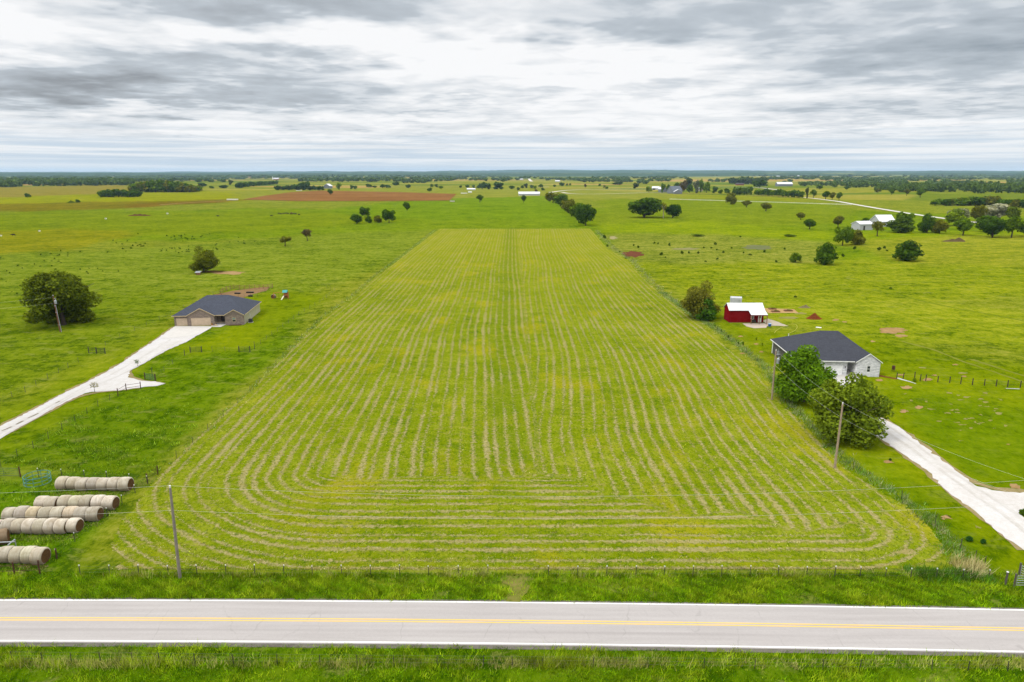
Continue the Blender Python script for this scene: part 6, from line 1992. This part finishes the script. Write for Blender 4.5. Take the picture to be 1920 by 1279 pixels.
tag(q, 'orange wooden play set with teal awning, slide and swings', 'play set')
p = at(512.5, 560); o = link('hay_bale', BALES[2], None, p + Vector((0, .4, .72)), R(80), (.8, .78, .85)); o.color = (.62, .52, .42, 1)
tag(o, 'lone tan bale standing beside the play set swings', 'hay bale')

# black feed troughs in the pen
for px, py, wpx, lb in [(445.5, 551.5, 10.5, 'black feed trough nearest the red fence in the dirt pen'), (469, 549.8, 14, 'long black feed trough at the back of the dirt pen'), (470, 556.5, 8, 'short black feed trough at the near side of the dirt pen')]:
    p, w, h = measure(px - wpx / 2, px + wpx / 2, py - 3, py)
    q = empty('feed_trough', p); a = w / 2
    mb = MB(); mb.prism([(-a, -.35, .55), (-a, .35, .55), (-a, .22, .12), (-a, -.22, .12)], (2 * a, 0, 0)); mb.build('basin', BLACK, q)
    for x in (-a * .8, a * .8):
        mb = MB(); mb.box(x - .06, x + .06, -.3, .3, 0, .12); mb.build('foot', DARK_STEEL, q)
    tag(q, lb, 'trough')

# small feeder under the round olive tree
p = at(372, 515.5); q = empty('feeder', p, R(4)); mb = MB(); mb.box(-.75, .75, -.5, .5, .15, .95); mb.build('box', plain('pink_wood', (.33, .165, .11), .9), q)
mb = MB(); mb.prism([(-1.25, -.9, 1.0), (1.0, -.9, 1.0), (1.25, .9, 1.45), (-1.0, .9, 1.45)], (0, 0, .06)); mb.build('roof', GALV, q)
for x in (-.6, .6):
    mb = MB(); mb.box(x - .1, x + .1, -.5, .5, 0, .15); mb.build('skid', DARKWOOD, q)
tag(q, 'small pinkish feeder with a tin roof under the round olive tree', 'feeder')

# dirt heap, brush pile, mound, small heaps


def heap(name, l, r, top, base, mat, label, cat, depth=.7, seed=1, peaks=((0, 1),)):
    p, w, h = measure(l, r, top, base); g = np.random.default_rng(seed)
    xs = np.linspace(-1, 1, 31); X, Y = np.meshgrid(xs, xs, indexing='xy')
    rad = np.hypot(X, Y)
    Z = np.zeros_like(X)
    for cx, s in peaks:
        Z = np.maximum(Z, s * np.clip(1 - np.hypot((X - cx) * 1.0, Y), 0, 1) ** 1.5)
    Z = Z * (1 + g.normal(0, .07, Z.shape)) - .05 + g.normal(0, .015, Z.shape)
    ww = w / 2
    o = link(name, grid_mesh(name, X * ww, Y * ww * depth, Z * h * 1.05, mat), None, p + Vector((0, ww * depth * .8, 0)))
    return tag(o, label, cat)


heap('dirt_mound', 1513, 1548, 588, 599.5, soil('red_clay', A(136, 68, 30), A(180, 106, 62), 1.2), 'red clay dirt mound right of the garden beds', 'dirt mound')
heap('brush_pile', 1770, 1811, 445.5, 453.5, soil('dead_brush', A(112, 92, 60), A(150, 132, 96), 1.5), 'long brown brush pile in front of the farmyard trees', 'brush pile', .35, 3, ((.5, 1), (-.1, .7), (-.5, .45)))
heap('mound', 119, 142, 375.6, 380.8, soil('mossy_mound', A(88, 104, 16), A(112, 126, 30), .3), 'low grass covered mound on the far left meadow', 'mound', .6, 4)
heap('manure_heap', 238, 280, 400.3, 405, soil('manure', A(100, 66, 40), A(140, 104, 76), 1.0), 'low brown manure heap on the left pasture', 'heap', .4, 5, ((0, .8), (-.4, .7), (.4, .6)))
q = heap('hay_clump', 1496, 1521, 568, 578, soil('rotten_hay', A(150, 138, 92), A(176, 164, 120), 1.0), 'grey rotten hay clump behind the red clay mound', 'heap', .5, 6, ((0, .5), (.3, .6)))

# raised garden beds
for l, r, b, lb in [(1443, 1456, 581, 'back left wooden garden bed on the sandy garden'), (1448, 1463, 586, 'front left wooden garden bed on the sandy garden'), (1472, 1487, 584.5, 'right wooden garden bed with green plants on the sandy garden')]:
    p, w, h = measure(l, r, b - 2, b); q = empty('garden_bed', p); a = w / 2
    mb = MB(); mb.box(-a, a, 0, .08, 0, .4); mb.box(-a, a, 1.3, 1.38, 0, .4); mb.box(-a, -a + .08, .08, 1.3, 0, .4); mb.box(a - .08, a, .08, 1.3, 0, .4); mb.build('frame', WOOD, q)
    mb = MB(); mb.box(-a + .08, a - .08, .08, 1.3, 0, .3); mb.build('soil', MATS.get('bed_soil') or plain('bed_soil', (.10, .06, .035), 1), q)
    V, tn = crown_quads(77, 120, 6, 0, .25); c = link('foliage', quad_mesh('foliage', V, LEAF, {'leaf_tone': tn}), q, (a * .2, .7, .28), 0, (w * .7, 1.0, .35)); c.color = (.09, .14, .02, 1)
    tag(q, lb, 'garden bed')
# garden hose, board, barrel, stones, small white tubs
mb = MB(); hp = [at(*c) for c in [(1452, 625), (1455, 620), (1465, 614.5), (1478, 609.5), (1487, 607.5), (1493, 609), (1495.5, 614), (1491, 620), (1483, 624), (1477, 626)]]
for _ in range(2):
    hp = [hp[0]] + [v for a, b in zip(hp, hp[1:]) for v in (a.lerp(b, .25), a.lerp(b, .75))] + [hp[-1]]
mb.tube([v + Vector((0, 0, .07)) for v in hp], .045, 5); tag(mb.build('garden_hose', plain('yellow_hose', (.42, .40, .05), .6)), 'yellow garden hose looped on the grass behind the white brick house', 'hose')
q = empty('board', at(1535, 614.5), R(-30)); mb = MB(); mb.box(-.7, .7, -.35, .35, .02, .12); mb.build('panel', TRIM_WHITE, q); tag(q, 'small white board lying on the grass behind the charcoal roof', 'board')
q = empty('burn_barrel', at(1674.5, 697)); mb = MB(); mb.tube([(0, 0, .5), (0, 0, 1.35)], .32, 12); mb.build('drum', RUST, q)
for k in range(3):
    t = 2.1 * k; mb = MB(); mb.tube([(math.cos(t) * .25, math.sin(t) * .25, .5), (math.cos(t) * .4, math.sin(t) * .4, 0)], .03, 5); mb.build('leg', RUST, q)
tag(q, 'rusty barrel on legs beside the dark wooden posts', 'barrel')
STONE = plain('pale_stones', (.42, .42, .40), .9, .3, 3)
ribbon('stone_edging', [(1682, 709), (1692, 712.5), (1703, 715), (1718, 720)], .45, .07, STONE, jit=.5)
ribbon('bare_soil', [(1642, 703.5), (1660, 707), (1683, 711)], .9, .06, DIRT_RED, jit=.3)
ribbon('stone_edging', [(1886, 729), (1912, 730)], .35, .07, STONE, jit=.2)
for px, py, lb in [(198.5, 411, 'white block standing on the left pasture below the brown heap'), (314, 401.5, 'white block right of the brown heap on the left pasture'), (2, 443, 'white block at the left picture edge on the far pasture'), (74, 434, 'tiny pale block on the yellow pasture far left')]:
    p, w, h = measure(px - 1.7, px + 1.7, py - 2.4, py); q = empty('mineral_tub', p)
    mb = MB(); mb.tube([(0, 0, 0), (0, 0, h * .8)], [w * .42, w * .5], 12); mb.build('basin', TRIM_WHITE, q); mb = MB(); mb.tube([(0, 0, h * .8), (0, 0, h * .95)], [w * .53, w * .45], 12); mb.build('lid', WALL_WHITE, q)
    tag(q, lb, 'tub')
for l, r, t, b, lb in [(425, 446, 373, 375.4, 'long white concrete trough at the left corner of the ploughed field'), (843.5, 852.5, 376.2, 378.6, 'grey concrete trough at the right corner of the ploughed field'), (864, 876, 361.6, 363.2, 'pale trough below the tiny white shelter'), (555, 566, 356.6, 357.8, 'white trough in front of the shelter belt')]:
    p, w, h = measure(l, r, t, b); q = empty('water_trough', p); a = w / 2
    mb = MB(); mb.box(-a, a, 0, .25, .3, h); mb.box(-a, a, 1.6, 1.85, .3, h); mb.box(-a, -a + .25, .25, 1.6, .3, h); mb.box(a - .25, a, .25, 1.6, .3, h); mb.build('basin', TRIM_WHITE if 'white' in lb else CONCRETE, q)
    mb = MB(); mb.box(-a * .9, a * .9, .2, 1.6, 0, .3); mb.build('base', CONCRETE, q)
    tag(q, lb, 'trough')


# ------------------------------------------------------------------ cattle
def cow_mesh(mat):
    me = bpy.data.meshes.new('cow'); bm = bmesh.new()
    J = {'hip': (-.72, 0, 1.16), 'mid': (0, 0, 1.02), 'sho': (.62, 0, 1.10), 'neck': (1.0, 0, 1.16), 'poll': (1.32, 0, 1.18), 'muz': (1.66, 0, .92), 'tail0': (-.98, 0, 1.22), 'tail1': (-1.05, 0, .62)}
    Rd = {'hip': .34, 'mid': .43, 'sho': .37, 'neck': .21, 'poll': .16, 'muz': .10, 'tail0': .06, 'tail1': .035}
    E = [('mid', 'hip'), ('mid', 'sho'), ('sho', 'neck'), ('neck', 'poll'), ('poll', 'muz'), ('hip', 'tail0'), ('tail0', 'tail1')]
    for s in (-1, 1):
        k = 'l' if s < 0 else 'r'
        J.update({'st' + k: (-.70, .22 * s, .84), 'hk' + k: (-.86, .23 * s, .48), 'hf' + k: (-.80, .23 * s, .03), 'el' + k: (.56, .20 * s, .78), 'kn' + k: (.60, .21 * s, .42), 'ff' + k: (.60, .21 * s, .03), 'ear' + k: (1.28, .26 * s, 1.22)})
        Rd.update({'st' + k: .17, 'hk' + k: .085, 'hf' + k: .065, 'el' + k: .14, 'kn' + k: .08, 'ff' + k: .065, 'ear' + k: .05})
        E += [('hip', 'st' + k), ('st' + k, 'hk' + k), ('hk' + k, 'hf' + k), ('sho', 'el' + k), ('el' + k, 'kn' + k), ('kn' + k, 'ff' + k), ('poll', 'ear' + k)]
    V = {k: bm.verts.new(v) for k, v in J.items()}
    for a, b in E:
        bm.edges.new((V[a], V[b]))
    order = list(J); bm.to_mesh(me); bm.free()
    o = link('cow', me); o.modifiers.new('skin', 'SKIN'); o.modifiers.new('sub', 'SUBSURF').levels = 1
    sv = me.skin_vertices[0].data if me.skin_vertices else None
    if sv is None:
        bpy.context.view_layer.objects.active = o
        bm = bmesh.new(); bm.from_mesh(me); bm.verts.layers.skin.verify(); bm.to_mesh(me); bm.free(); sv = me.skin_vertices[0].data
    for i, k in enumerate(order):
        sv[i].radius = (Rd[k], Rd[k]); sv[i].use_root = k == 'mid'
    dg = bpy.context.evaluated_depsgraph_get()
    out = bpy.data.meshes.new_from_object(o.evaluated_get(dg))
    bpy.data.objects.remove(o)
    out.materials.clear(); out.materials.append(mat)
    out.polygons.foreach_set('use_smooth', [True] * len(out.polygons)); out.name = 'cow'
    return out


COWB, COWR = cow_mesh(plain('black_hide', (.010, .009, .009), .7)), cow_mesh(plain('red_brown_hide', (.10, .030, .018), .7))
for i, (px, py, mesh, lb, gp) in enumerate([
    (409, 407, COWB, 'black cow grazing alone, farthest left of the herd', None), (509, 406.5, COWB, 'black cow a short way left of the herd', None), (25.4, 443, COWB, 'black cow at the far left of the pasture by the white block', None),
    (523.3, 402, COWB, 0, 1), (526.8, 402.8, COWB, 0, 1), (532, 402, COWB, 0, 1), (536.4, 401.6, COWB, 0, 1), (540.2, 402.1, COWB, 0, 1), (546.4, 401.2, COWR, 'red brown cow in the middle of the black herd', None),
    (545.6, 403, COWB, 0, 1), (550.4, 402.6, COWB, 0, 1), (554.8, 402.8, COWB, 0, 1), (561, 404, COWB, 'last black cow at the right end of the herd', None)]):
    o = link('cow', mesh, None, at(px, py), random.choice((0, math.pi)) + random.uniform(-.5, .5), (1.1, 1.1, 1.1))
    tag(o, lb or 'black cow standing close together with others in the herd', 'cow', 'cows of the black herd' if gp else None)

# ------------------------------------------------------------------ air
mb = MB(); mb.box(-36000, 36000, -400, 25500, -26, 150)
hz = mb.build('haze', [])
m = bpy.data.materials.new('pale_air'); m.use_nodes = True; nt = NT(m.node_tree)
v = nt.n('ShaderNodeVolumePrincipled', {'Color': (.50, .74, 1.0, 1), 'Density': 3.0e-5, 'Anisotropy': .1})
nt.n('ShaderNodeOutputMaterial', {1: v.outputs[0]})
m.cycles.homogeneous_volume = True
hz.data.materials.append(m)
structure(hz, 'stuff')
